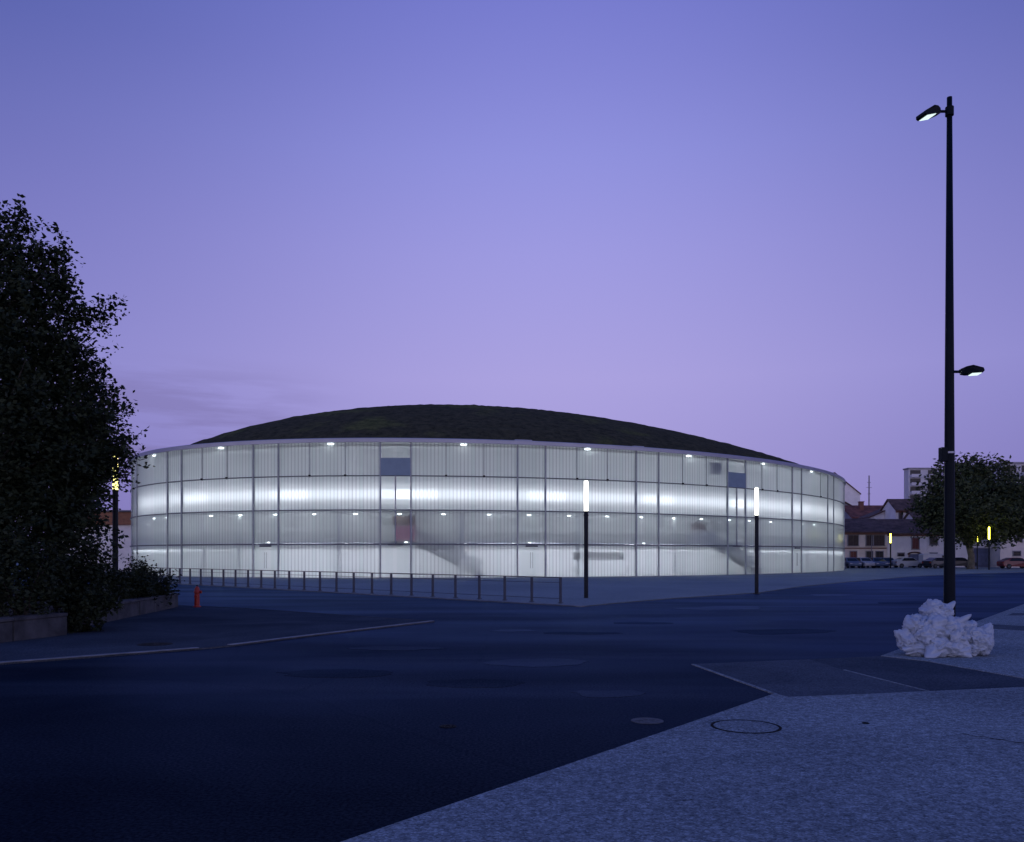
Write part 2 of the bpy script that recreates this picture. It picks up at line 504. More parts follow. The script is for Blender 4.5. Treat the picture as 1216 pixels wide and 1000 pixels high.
# worn and repaired places in the asphalt
M['asphalt_worn'] = M['asphalt'].copy()
for n_ in M['asphalt_worn'].node_tree.nodes:
    if n_.type == 'BSDF_GLOSSY': n_.inputs['Color'].default_value = (.16, .235, .37, 1)
M['asphalt_tar'] = M['asphalt'].copy()
for n_ in M['asphalt_tar'].node_tree.nodes:
    if n_.type == 'BSDF_GLOSSY': n_.inputs['Color'].default_value = (.06, .105, .19, 1)
def blot(px, py, rx, ry, m, seed, name='road_patch', z=.004):
    r_ = random.Random(seed)
    n = 26
    pts = []
    for i in range(n):
        a = 2 * math.pi * i / n
        k = 1 + .38 * noise.noise((math.cos(a) * 1.3 + seed, math.sin(a) * 1.3, seed * .7)) + r_.uniform(-.08, .08)
        pts.append(P(px + rx * k * math.cos(a), py + ry * k * math.sin(a)))
    return ground(name, pts, 0, z, m)
for i, (px, py, rx, ry, mm) in enumerate([(612, 749, 26, 1.6, 'asphalt_worn'), (690, 752, 44, 1.5, 'asphalt_tar'), (985, 706.5, 26, 1.0, 'asphalt_worn'), (640, 787, 55, 4.5, 'asphalt_worn'), (560, 812, 60, 5, 'asphalt_tar'),
                                          (860, 722, 50, 2.2, 'asphalt_worn'), (760, 740, 34, 1.4, 'asphalt_tar'), (930, 750, 60, 3.0, 'asphalt_tar'), (470, 770, 50, 2.5, 'asphalt_worn'), (720, 824, 46, 4, 'asphalt_worn'), (1080, 716, 40, 1.6, 'asphalt_tar'), (400, 800, 70, 5, 'asphalt_tar')]):
    blot(px, py, rx, ry, M[mm], i + 3)
# near pavement (exposed aggregate), bottom right
e0, e1 = P(415, 1000), P(919.7, 825.4)
dv = (e0 - e1).normalized()
pv = [e0 + dv * 9, e1, P(937, 829.5), P(1039.5, 825.4), P(1216, 817.5), P(1216, 817.5) + Vector((9, .2, 0)), Vector((75, 9.9, 0)), Vector((75, -6, 0)), Vector((16, -6, 0))]
ground('pavement', pv, -.1, .020, M['aggregate'])
# asphalt crossing patch in two tones
a, bq, c_, d_ = P(821, 789.5), P(1046, 780), P(1098, 786), P(1216, 807)
ms0, ms1 = P(1001, 796.5), P(1101, 822)
mtop = P(961, 783.7)
pa = [a, mtop, ms0, ms1, P(1039.5, 825.2), P(937, 829.3), P(919.7, 825.2)]
ground('crossing_patch', pa, -.1, .012, M['patch'])
pb = [mtop, bq, c_, d_, d_ + Vector((9, 0, 0)), P(1216, 817.3) + Vector((9, .2, 0)), P(1216, 817.3), ms1, ms0]
ground('crossing_patch', pb, -.1, .012, M['patch_dark'])
strip('kerb', [a, P(919.7, 825.4)], .05, -.05, .0135, M['aggregate'], 1)
strip('paving_joint', [ms0, ms1], .035, 0, .0165, M['aggregate'], 1)
# right pavement beyond the patch
rp = [bq, P(1162, 738), P(1216, 718), P(1300, 691), P(1216, 718) + Vector((40, 22, 0)), d_ + Vector((30, -2, 0)), d_ + Vector((9, -1, 0)), d_, c_]
ground('pavement', [bq, P(1162, 738), P(1216, 718), P(1290, 690), Vector((75, 58, 0)), Vector((75, 10.2, 0)), d_ + Vector((9, 0, 0)), d_, c_], -.1, .020, M['aggregate'])
ground('paving_band', [P(1167, 747), P(1216, 750), P(1300, 756), P(1300, 749), P(1216, 744.5), P(1178, 742.5)], 0, .0245, M['patch'])
ground('paving_band', [P(1197, 731.5), P(1216, 731.5), P(1270, 731), P(1270, 728.5), P(1216, 729), P(1203, 729)], 0, .0245, M['patch'])
# left traffic island
isl_near = [P(-260, 812), P(0, 789.7), P(236.7, 771.8), P(276, 768), P(363, 757), P(516, 739)]
isl_far = [P(371, 729), P(287, 723), P(239.5, 721), P(150, 716), P(60, 709)]
ground('traffic_island', isl_near + isl_far + [Vector((-40, 33, 0)), Vector((-40, 12, 0))], -.1, .03, M['island'])
strip('kerb', isl_near[:3], .13, -.1, .042, M['kerb'], 1)
strip('kerb', isl_near[3:], .13, -.1, .042, M['kerb'], 1)
strip('kerb', [isl_near[-1]] + isl_far[:3], .12, -.1, .038, M['island'], 1)

# ------------------------------------------------------------------ the hall: an oval of translucent profiled glass
EX, EY, EA, EB, ET = 2.32, 107.4, 47.44, 34.47, .821
ct, st = math.cos(ET), math.sin(ET)
def ell(th, off=0.0, z=0.0):
    x, y = EA * math.cos(th), EB * math.sin(th)
    nx, ny = math.cos(th) / EA, math.sin(th) / EB
    l = math.hypot(nx, ny)
    x += off * nx / l; y += off * ny / l
    return Vector((EX + x * ct - y * st, EY + x * st + y * ct, z))
def th_px(px):
    dx = (px - CX) / FPX
    lx, ly = (-EX * ct - EY * st) / EA, (EX * st - EY * ct) / EB
    mx, my = (dx * ct + st) / EA, (-dx * st + ct) / EB
    A, Bq, Cq = mx * mx + my * my, lx * mx + ly * my, lx * lx + ly * ly - 1
    D = max(Bq * Bq - A * Cq, 0)
    s = (-Bq - math.sqrt(D)) / A
    return math.atan2(ly + my * s, lx + mx * s) % (2 * math.pi)
def nrm_rot(th):
    d = ell(th, 1) - ell(th, 0)
    return math.atan2(d.y, d.x)                     # heading of the outward normal
NS = 3600
tab = [0.0]
for i in range(NS):
    tab.append(tab[-1] + (ell((i + 1) * 2 * math.pi / NS) - ell(i * 2 * math.pi / NS)).length)
def arc(th):
    k = th / (2 * math.pi) * NS
    i = int(math.floor(k)) 
    j = i % NS
    return tab[j] + (k - i) * (tab[j + 1] - tab[j]) + (i // NS) * tab[-1]
def th_arc(s):
    s = s % tab[-1]
    i = int(np.searchsorted(tab, s)) - 1
    i = max(0, min(NS - 1, i))
    return (i + (s - tab[i]) / (tab[i + 1] - tab[i])) * 2 * math.pi / NS
BAND = 2.61
LV = [0.03, BAND, 2 * BAND, 3 * BAND, 4 * BAND]
hall = empty('sports_hall', (EX, EY, 0), 0, 'large oval hall of glowing translucent ribbed glass with a dark grass roof', 'building')
def hb(mb, name, m, parent=None, **kw):
    """build in world space, then parent to the hall without moving it"""
    o = mb.build(name, m, None, **kw)
    par = parent or hall
    o.parent = par
    if par is hall:
        o.matrix_parent_inverse = Matrix.Translation((-EX, -EY, 0))
    return o
def ring(th0, th1, prof, n, closed=False):
    """sweep a closed profile of (offset, z) along the oval"""
    mb = MB()
    k = len(prof)
    for i in range(n + (0 if closed else 1)):
        th = th0 + (th1 - th0) * i / n
        mb.v += [tuple(ell(th, o, z)) for o, z in prof]
    N = n if closed else n
    for i in range(N):
        j = (i + 1) % n if closed else i + 1
        for q in range(k):
            mb.f.append((i * k + q, i * k + (q + 1) % k, j * k + (q + 1) % k, j * k + q))
    if not closed:
        mb.f.append(tuple(range(k)))
        mb.f.append(tuple(n * k + q for q in range(k)))
    return mb
TAU = 2 * math.pi
def pane(th0, th1, z0, z1, off=0.0, gap=.03):
    s0, s1 = arc(th0) + gap, arc(th1) - gap
    if s1 < s0: s0, s1 = arc(th1) + gap, arc(th0) - gap
    n = max(2, int((s1 - s0) / .5))
    mb = MB(); mb.uv = []
    for i in range(n + 1):
        s = s0 + (s1 - s0) * i / n
        th = th_arc(s)
        for z in (z0 + .02, z1 - .02):
            mb.v.append(tuple(ell(th, off, z))); mb.uv.append((s, z))
    for i in range(n):
        mb.f.append((2 * i, 2 * i + 2, 2 * i + 3, 2 * i + 1))
    # outward normals
    p = [Vector(mb.v[q]) for q in mb.f[0]]
    nv = (p[1] - p[0]).cross(p[2] - p[1])
    if nv.dot(ell(th_arc(s0), 1) - ell(th_arc(s0), 0)) < 0:
        mb.f = [q[::-1] for q in mb.f]
    return mb
posts_px = [163.3, 199.4, 216.3, 301.2, 330.9, 451.6, 487.9, 614.4, 647.5, 755, 781.8, 863.6, 884.9, 940.3, 951.4, 982.5, 989.5]
doors = {3: True, 7: True, 13: True}                # bay index -> door
opens = {5: True, 11: True}                          # stair bays with the blue panel
subs = {2: (240.3, 269.8), 4: (368, 410.2), 6: (529.7, 574.6), 8: (685, 721), 10: (810.3, 838.5), 12: (904.6, 922.5), 14: (974,)}
ths = [th_px(x) for x in posts_px]
# angles run monotonically from left to right
for i in range(1, len(ths)):
    while ths[i] < ths[i - 1]: ths[i] += TAU
# one more wide bay and narrow bay round each flank, then the hidden rear
L0 = arc(ths[0]); Rn = arc(ths[-1])
pre = [th_arc(L0 - 2.3), ]
ext = [th_arc(L0 - 10.5), th_arc(L0 - 2.3)]
allth = []
for x in ext:
    while x > ths[0]: x -= TAU
    allth.append(x)
allth += ths
for s in (9.5, 12.0, 21.5):
    x = th_arc(Rn + s)
    while x < allth[-1]: x += TAU
    allth.append(x)
OFF = len(ext)
def post(th, z0, z1, w=.12, dpt=.22, off=.0):
    o = ell(th, off)
    return MB().box((o.x, o.y, (z0 + z1) / 2), (dpt, w, z1 - z0), nrm_rot(th))
for i, th in enumerate(allth):
    hb(post(th, 0.0, 4 * BAND + .02, .11, .24, -.02), 'mullion', M['steel'])
for i in range(len(allth) - 1):
    k = i - OFF
    t0, t1 = allth[i], allth[i + 1]
    mid = (t0 + t1) / 2
    for bnd in range(4):
        z0, z1 = LV[bnd], LV[bnd + 1]
        if bnd == 0 and k in doors:
            d = hb(pane(t0, t1, z0 + .03, z1 - .04, 0, .10), 'door', M['glass_door'], fix=False)
            for dh in (-.09, .09):
                th = th_arc(arc(mid % TAU) + dh)
                p = ell(th, .07)
                h = MB().tube([(p.x, p.y, .75), (p.x, p.y, 2.0)], .018, 8)
                hb(h, 'handle', M['steel'], d).matrix_parent_inverse = Matrix.Identity(4)
                q = d.children[-1]; q.matrix_parent_inverse = d.matrix_world.inverted()
            p = ell(mid, .03)
            hb(MB().box((p.x, p.y, z1 - .13), (.26, .95, .11), nrm_rot(mid)), 'door_closer_box', M['rail_metal'])
            continue
        gm = M['glass']
        if k in opens:
            gm = M['glass_door']
            if bnd == 3:
                hb(pane(t0, t1, z0 + BAND * .52, z1, 0, .08), 'glass_panel', gm, fix=False)
                continue
            if bnd in (1, 2):
                for x0, x1 in ((t0, mid), (mid, t1)):
                    hb(pane(x0, x1, z0, z1, 0, .07), 'glass_panel', gm, fix=False)
                continue
        if bnd == 3 and k in subs:
            cut = [t0] + [max(t0, [y for y in (th_px(x), th_px(x) + TAU, th_px(x) - TAU) if t0 < y < t1][0]) for x in subs[k]] + [t1]
            for x0, x1 in zip(cut, cut[1:]):
                hb(pane(x0, x1, z0, z1), 'glass_panel', gm, fix=False)
            for x in cut[1:-1]:
                hb(post(x, z0 - .10, z1, .05, .10, .0), 'small_mullion', M['steel'])
                p = ell(x, .08)
                hb(MB().box((p.x, p.y, z0 + .04), (.12, .15, .12), nrm_rot(x)), 'bracket', M['iron'])
            continue
        hb(pane(t0, t1, z0, z1), 'glass_panel', gm, fix=False)
    if k in opens:
        s0, s1 = arc(t0 % TAU) + .05, arc(t1 % TAU) - .05
        mb = MB()
        mb = ring(th_arc(s0), th_arc(s1), [(.10, LV[3] + .02), (.10, LV[3] + BAND * .52), (-.06, LV[3] + BAND * .52), (-.06, LV[3] + .02)], 6)
        hb(mb, 'blue_panel', M['blue'])
        hb(post(mid, LV[1], LV[3], .09, .18, 0), 'small_mullion', M['steel'])
        p = ell(mid, .03)
        hb(MB().box((p.x, p.y, LV[1] - .02), (.26, 1.1, .11), nrm_rot(mid)), 'door_closer_box', M['rail_metal'])
# hidden rear of the oval: one sweep of the same glass
rear0, rear1 = allth[-1], allth[0] + TAU
mb = ring(rear0, rear1, [(.02, 0), (.02, 4 * BAND), (-.1, 4 * BAND), (-.1, 0)], 160)
hb(mb, 'rear_cladding', M['plaster_grey'])
# horizontal rails
for i, (z, h, o1) in enumerate(((LV[1], .11, .10), (LV[2], .08, .08), (LV[3], .08, .08))):
    hb(ring(allth[0], allth[-1], [(o1, z - h / 2), (o1, z + h / 2), (-.12, z + h / 2), (-.12, z - h / 2)], 260), 'transom', M['transom_steel'])
hb(ring(0, TAU, [(.05, .0), (.05, .05), (-.15, .05), (-.15, .0)], 260, True), 'base_rail', M['steel'])
# rim: aluminium fascia and coping
hb(ring(0, TAU, [(.22, 10.38), (.22, 10.66), (.16, 10.71), (-.9, 10.71), (-.9, 10.6), (-.2, 10.56), (-.2, 10.38)], 300, True), 'roof_rim', M['rim'], smooth=False)
# roof soffit
hb(ring(0, TAU, [(-.2, 10.45), (-.2, 10.5), (-6.5, 10.5), (-6.5, 10.45)], 200, True), 'roof_soffit', M['plaster'])
# grass dome
mb = MB()
k_, hd, pw, ox, oy, g1, g2 = .953, 7.605, .89, .457, .152, -.321, .1205
NR, NT = 60, 260
for j in range(NR + 1):
    r = math.sin((j / NR) * math.pi / 2) if j else 0.0
    for i in range(NT):
        th = TAU * i / NT
        x, y = EA * k_ * r * math.cos(th), EB * k_ * r * math.sin(th)
        z = 10.90 + hd * .95 * max(0, 1 - r * r) ** pw * (1 + g1 * r * math.cos(th) + g2 * r * math.sin(th))
        X, Y = EX + ox + x * ct - y * st, EY + oy + x * st + y * ct
        z += .10 * noise.noise((X * .9, Y * .9, 0)) + .07 * noise.noise((X * 3.1, Y * 3.1, 4))
        mb.v.append((X, Y, z))
for j in range(NR):
    for i in range(NT):
        i2 = (i + 1) % NT
        if j == 0:
            if i == 0: pass
        mb.f.append((j * NT + i, (j + 1) * NT + i, (j + 1) * NT + i2, j * NT + i2))
# gutter wall from the dome's foot to the rim
base = NR * NT
for i in range(NT):
    v = mb.v[base + i]
for i in range(NT):
    v = mb.v[base + i]
    mb.v.append((v[0], v[1], 10.3))
for i in range(NT):
    i2 = (i + 1) % NT
    mb.f.append((base + i, base + NT + i, base + NT + i2, base + i2))
o = hb(mb, 'grass_roof', M['grass'], smooth=True)
# small vents standing on the roof edge
for px, w in ((625, 2.0), (765, 1.5), (195, 1.2), (560, .0)):
    if not w: continue
    th = th_px(px)
    p = ell(th, -1.0)
    hb(MB().box((p.x, p.y, 10.84), (.6, w * .7, .12), nrm_rot(th)), 'roof_hatch', M['rim'], bevel=.02)
# --- inside
vis0, vis1 = allth[0] - .1, allth[-1] + .1
IN = -5.2
hb(ring(0, TAU, [(IN, 0), (IN, 2.62), (IN - .3, 2.62), (IN - .3, 0)], 240, True), 'lower_inner_wall', M['plaster'])
hb(ring(0, TAU, [(IN - .05, 2.63), (IN - .05, 5.1), (IN - .35, 5.1), (IN - .35, 2.63)], 240, True), 'middle_inner_wall', M['plaster_grey'])
hb(ring(0, TAU, [(IN - .05, 5.1), (IN - .05, 10.45), (IN - .35, 10.45), (IN - .35, 5.1)], 240, True), 'upper_inner_wall', M['plaster_mid'])
hb(ring(0, TAU, [(-.2, .065), (-.2, .09), (IN, .09), (IN, .065)], 240, True), 'gallery_floor', M['floor_in'])
hb(ring(0, TAU, [(-.55, 5.05), (-.55, 5.2), (IN, 5.2), (IN, 5.05)], 240, True), 'gallery_slab', M['plaster_grey'])
hb(ring(0, TAU, [(-2.6, 2.60), (-2.6, 2.72), (IN - .04, 2.72), (IN - .04, 2.60)], 240, True), 'added_shelf', M['plaster'])  # added ledge, stops the low tubes' light from rising
# luminaires: downlights and light band, plus added tubes that brighten the tiers
ln = lambda s0, s1, off, z, r, n=6: MB().tube([ell(th_arc(s0 + (s1 - s0) * i / n), off, z) for i in range(n + 1)], r, 6)
S0, S1 = arc(ths[0]) - 8, arc(ths[-1]) + 14
if S1 < S0: S1 += tab[-1]
s = S0
k = 0
while s < S1:
    # opal panel, added hidden tube behind it, glowing strips softening its edges
    ta, tb_ = th_arc(s), th_arc(s + 3.86)
    if tb_ < ta: tb_ += TAU
    o1 = IN + .42
    lt = hb(ring(ta, tb_, [(o1, 6.30), (o1, 7.08), (o1 - .04, 7.08), (o1 - .04, 6.30)], 6), 'light_panel', M['opal'] if k % 3 else M['opal_bright'])
    for za, zb_ in ((5.92, 6.28), (7.10, 7.5)):
        ring(ta, tb_, [(o1, za), (o1, zb_), (o1 - .04, zb_), (o1 - .04, za)], 6).build('glow_fringe', M['opal_fringe'], lt)
    tb = ln(s + .7, s + 3.1, IN + .2, 6.95, .05).build('tube', M['tube'], lt)
    s += 3.95
    k += 1
s = S0
while s < S1:
    hb(ln(s, s + 3.9, -3.75, 2.58, .035), 'added_low_tube', M['fill_low'] if S0 + 22 < s < S1 - 42 else M['fill_low_dim'])  # added tubes, brighter in the middle stretch
    s += 4.25
s = S0
while s < S1:
    hb(ln(s, s + 4.0, -3.1, 2.79, .035), 'added_uplight', M['fill_up'])  # added uplight tubes, kept out of view
    s += 4.25
hb(ring(0, TAU, [(-2.57, 2.62), (-2.57, 2.92), (-2.599, 2.92), (-2.599, 2.62)], 240, True), 'added_upstand', M['plaster'])  # added strip that hides the uplight tubes
hb(ring(0, TAU, [(-2.60, 2.46), (-2.60, 2.59), (-2.63, 2.59), (-2.63, 2.46)], 240, True), 'added_shelf_lip', M['plaster'])  # added strip that hides the low tubes
def downlight(th, off, z, r, h=.10):
    p = ell(th, off, z)
    o = hb(MB().lathe([(r * .5, .16), (r * 1.04, .10), (r * 1.04, 0.0)], p, 16), 'downlight', M['steel'])
    q = MB().lathe([(r, -.004), (r * .94, -h), (r * .4, -h * 1.12)], p, 16).build('lens', M['down'])
    q.parent = o
for px in (180, 259, 391, 551, 700, 821, 909, 966):
    downlight(th_px(px), -.5, 10.36, .25, .08)
for px in (180, 195, 247, 282, 324, 371, 421, 474, 527, 582, 630, 678, 723.5, 764.5, 803, 836, 869, 893, 918, 955, 969):
    downlight(th_px(px), -.5, 4.97, .155, .075)
for px in (317, 482, 630, 766):
    downlight(th_px(px), -.30, 2.80, .12, .06)
# columns of the gallery
for px in (237, 279, 400, 548.5, 689, 806, 906, 962):
    p = ell(th_px(px), -.75)
    hb(MB().tube([(p.x, p.y, .09), (p.x, p.y, 5.04)], .17, 14), 'column', M['plaster'], smooth=True)
# stairs: a landing and a flight running down along the wall
def staircase(px0, px1, name='staircase'):
    s0, s1 = arc(th_px(px0)), arc(th_px(px1))
    n = 18
    mb = MB()
    for i in range(n):
        s = s0 + (s1 - s0) * (i + .5) / n
        th = th_arc(s)
        z = 2.75 - 2.65 * i / n
        p = ell(th, -2.6)
        mb.box((p.x, p.y, z - .04), (.8, abs(s1 - s0) / n + .03, .08), nrm_rot(th))
    for o1 in (-2.2, -3.0):                       # stringers
        pr = []
        for i in range(n + 1):
            th = th_arc(s0 + (s1 - s0) * i / n)
            z = 2.75 - 2.65 * i / n
            pr += [ell(th, o1, z + .10), ell(th, o1, z - .24), ell(th, o1 - .05, z - .24), ell(th, o1 - .05, z + .10)]
        f = []
        for i in range(n):
            for q in range(4):
                f.append((i * 4 + q, i * 4 + (q + 1) % 4, i * 4 + 4 + (q + 1) % 4, i * 4 + 4 + q))
        mb.add(pr, f)
    for i in range(0, n + 1, 3):                    # handrail posts
        th = th_arc(s0 + (s1 - s0) * i / n)
        z = 2.75 - 2.65 * i / n
        a, bb = ell(th, -2.2, z), ell(th, -2.2, z + .95)
        mb.tube([a, bb], .025, 6)
    mb.tube([ell(th_arc(s0 + (s1 - s0) * i / n), -2.2, 2.75 - 2.65 * i / n + .95) for i in range(n + 1)], .03, 6)
    st_ = hb(mb, name, M['stair'])
    pr, f = [], []
    for i in range(n + 1):
        th = th_arc(s0 + (s1 - s0) * i / n)
        z = 2.75 - 2.65 * i / n
        pr += [ell(th, -3.06, z + 1.25), ell(th, -3.06, z + .02), ell(th, -3.11, z + .02), ell(th, -3.11, z + 1.25)]
    for i in range(n):
        for q in range(4):
            f.append((i * 4 + q, i * 4 + (q + 1) % 4, i * 4 + 4 + (q + 1) % 4, i * 4 + 4 + q))
    MB().add(pr, f).build('balustrade', M['plaster'], st_)
staircase(492, 580)
staircase(862, 915)
def landing(pa, pb, m1, m2):
    t0, t1 = th_px(pa), th_px(pb)
    hb(ring(t0, t1, [(-.65, 2.75), (-.65, 2.87), (-2.59, 2.87), (-2.59, 2.75)], 6), 'landing', M['stair'])
    hb(ring(th_px(pa + 6), t1, [(-.7, 2.9), (-.7, 4.05), (-.8, 4.05), (-.8, 2.9)], 6), 'landing_screen', m1)
    hb(ring(th_px(pa + 3), t1, [(-.65, 4.07), (-.65, 4.75), (-.85, 4.75), (-.85, 4.07)], 6), 'landing_beam', m2)
landing(462, 493, M['red_int'], M['brown_int'])
hb(ring(th_px(826), th_px(842), [(-.6, 3.95), (-.6, 4.55), (-.8, 4.55), (-.8, 3.95)], 6), 'landing_beam', M['brown_int'])
hb(ring(th_px(826), th_px(861), [(-1.6, 2.75), (-1.6, 3.9), (-1.7, 3.9), (-1.7, 2.75)], 8), 'landing_screen', M['plaster'])
# sloping underside wedge of the upper tier beside the stair
# dark slatted counter hatch glimpsed behind the glass
mb = MB()
sA, sB = arc(th_px(701)), arc(th_px(741))
for i in range(13):
    th = th_arc(sA + (sB - sA) * i / 12)
    p = ell(th, -.28)
    mb.box((p.x, p.y, 1.72), (.06, .14, .62), nrm_rot(th))
hb(mb, 'slatted_grille', M['dark_int'])
hb(ring(th_px(683), th_px(690), [(-.28, 1.40), (-.28, 2.05), (-.36, 2.05), (-.36, 1.40)], 4), 'notice_board', M['dark_int'])
hb(ring(th_px(846), th_px(859), [(-.4, 8.9), (-.4, 9.95), (-.7, 9.95), (-.7, 8.9)], 4), 'air_duct', M['plaster_grey'])

# ------------------------------------------------------------------ railing along the forecourt edge
ra, rb = P(664.5, 718.4), P(212.6, 694)
rd = (rb - ra).normalized()
rn = Vector((-rd.y, rd.x, 0))
if rn.y < 0: rn = -rn
rail = empty('railing', ra + rn * .05 + Vector((0, 0, .06)), math.atan2(rd.y, rd.x), 'long low dark metal railing of flat posts along the paving edge before the glass hall', 'railing')
n_post = 27
sp_ = (rb - ra).length / 22
for i in range(n_post):
    MB().box((i * sp_, 0, .44), (.04, .10, .90)).box((i * sp_, 0, .012), (.12, .16, .024)).build('post', M['rail_metal'], rail)
MB().box(((n_post - 1) * sp_ / 2, 0, .905), ((n_post - 1) * sp_ + .1, .06, .035)).build('top_rail', M['rail_metal'], rail)
MB().tube([(0, 0, .72), ((n_post - 1) * sp_, 0, .72)], .010, 6).build('wire', M['rail_metal'], rail)
MB().tube([(0, 0, .16), ((n_post - 1) * sp_, 0, .16)], .012, 6).build('bottom_rail', M['rail_metal'], rail)

# ------------------------------------------------------------------ slim light columns
def light_column(loc, h, lit, r, label, lm):
    root = empty('light_column', loc, 0, label, 'street lamp', 'slim light columns round the forecourt')
    MB().lathe([(r * 1.9, 0), (r * 1.9, .03), (r, .035), (r, h - lit - .06), (r * 1.12, h - lit - .05), (r * 1.12, h - lit)], (0, 0, 0), 16).build('post', M['dark_metal'], root, smooth=False)
    MB().lathe([(r * .98, h - lit), (r * .98, h - .03), (r * .7, h)], (0, 0, 0), 16).build('lit_tube', lm, root, smooth=True)
    MB().lathe([(r * 1.16, h - lit - .2), (r * 1.16, h - lit - .14)], (0, 0, 0), 16).build('collar', M['dark_metal'], root)
    return root
light_column(P(696, 711) + Vector((0, 0, .0)), 4.75, 1.22, .085, 'light column with a glowing white top standing near the end of the railing', M['lamp'])
light_column(P(898.5, 705.5), 4.8, 1.24, .085, 'light column with a glowing white top before the right half of the glass hall', M['lamp'])
light_column(Vector(((137 - CX) / FPX * 25.7, 25.7, 0)), 4.75, 1.05, .08, 'light column with its lit top half hidden by leaves of the big dark tree', M['lamp_warm'])
light_column(P(1057.5, 675), 4.75, 1.25, .09, 'distant light column by the parked cars before the old cream houses', M['lamp_far'])
light_column(P(1174.5, 677), 5.2, 1.5, .09, 'distant light column beside the trunk of the round plane tree, fully lit', M['lamp_far'])
light_column(P(1160.5, 676.3), 4.4, .9, .07, 'distant light column partly veiled by low plane tree leaves', M['lamp_far'])

# ------------------------------------------------------------------ tall mast with two floodlights
pb_ = P(1127.5, 757)
pole = empty('lighting_mast', (pb_.x, pb_.y, .02), 0, 'very tall tapered dark lighting mast with two floodlights, behind the white plastic heap', 'lighting mast')
H = 11.42
MB().tube([(0, 0, 0), (0, 0, .5), (0, 0, 6), (0, 0, H)], [.118, .116, .088, .052], 12).build('shaft', M['pole_paint'], pole, smooth=True)
MB().box((0, 0, .015), (.42, .42, .03)).build('base_plate', M['pole_paint'], pole)
for sx_ in (-.15, .15):
    for sy_ in (-.15, .15):
        MB().lathe([(.022, .03), (.022, .07)], (sx_, sy_, 0), 6).build('anchor_bolt', M['iron'], pole)
def flood(z, sgn, tilt, yaw, ln_=.52):
    """arm, wedge housing and glass lens; sgn -1 points to the left"""
    root = MB().tube([(0, 0, z), (sgn * .22, 0, z + .0)], .03, 8).build('lamp_arm', M['pole_paint'], pole)
    MB().lathe([(.085, z - .09), (.085, z + .09)], (0, 0, 0), 12).build('clamp', M['pole_paint'], root)
    rot = Matrix.Rotation(yaw, 4, 'Z') @ Matrix.Rotation(tilt * -sgn * -1, 4, 'Y')
    tr = Matrix.Translation((sgn * .22, 0, z)) @ rot
    s_ = sgn
    prof = [(0, .05), (.10, .085), (.22, .10), (ln_, .03), (ln_ + .02, -.03), (ln_ - .01, -.065), (.13, -.065), (.02, -.055)]
    hw = [.06, .12, .155, .15, .145, .145, .14, .07]
    v = [tr @ Vector((s_ * x, -w, zz)) for (x, zz), w in zip(prof, hw)] + [tr @ Vector((s_ * x, w, zz)) for (x, zz), w in zip(prof, hw)]
    n = len(prof)
    f = [tuple(range(n)), tuple(range(2 * n - 1, n - 1, -1))] + [(i, i + n, (i + 1) % n + n, (i + 1) % n) for i in range(n)]
    MB().add(v, f).build('lamp_housing', M['pole_paint'], root)
    q = [tr @ Vector((s_ * x, y, -.069)) for x, y in ((.20, -.125), (ln_ - .03, -.125), (ln_ - .03, .125), (.20, .125))]
    q2 = [tr @ Vector((s_ * x, y, -.082)) for x, y in ((.21, -.115), (ln_ - .04, -.115), (ln_ - .04, .115), (.21, .115))]
    MB().add(q + q2, [(0, 1, 2, 3), (7, 6, 5, 4), (0, 4, 5, 1), (1, 5, 6, 2), (2, 6, 7, 3), (3, 7, 4, 0)]).build('lens', M['flood'], root)
flood(H - .30, -1, R(16), R(14), .46)
flood(CAMH - (441.5 - HZ) / FPX * pb_.y - .02, 1, R(-2), R(-10), .42)
zb = CAMH - (541 - HZ) / FPX * pb_.y
MB().box((-.135, 0, zb), (.13, .16, .30)).build('control_box', M['pole_paint'], pole, bevel=.01)
MB().lathe([(.108, zb + .02), (.108, zb + .06)], (0, 0, 0), 14).build('strap', M['rim'], pole)
MB().box((0, -.112, .62), (.11, .012, .42)).build('service_hatch', M['pole_paint'], pole, bevel=.004)

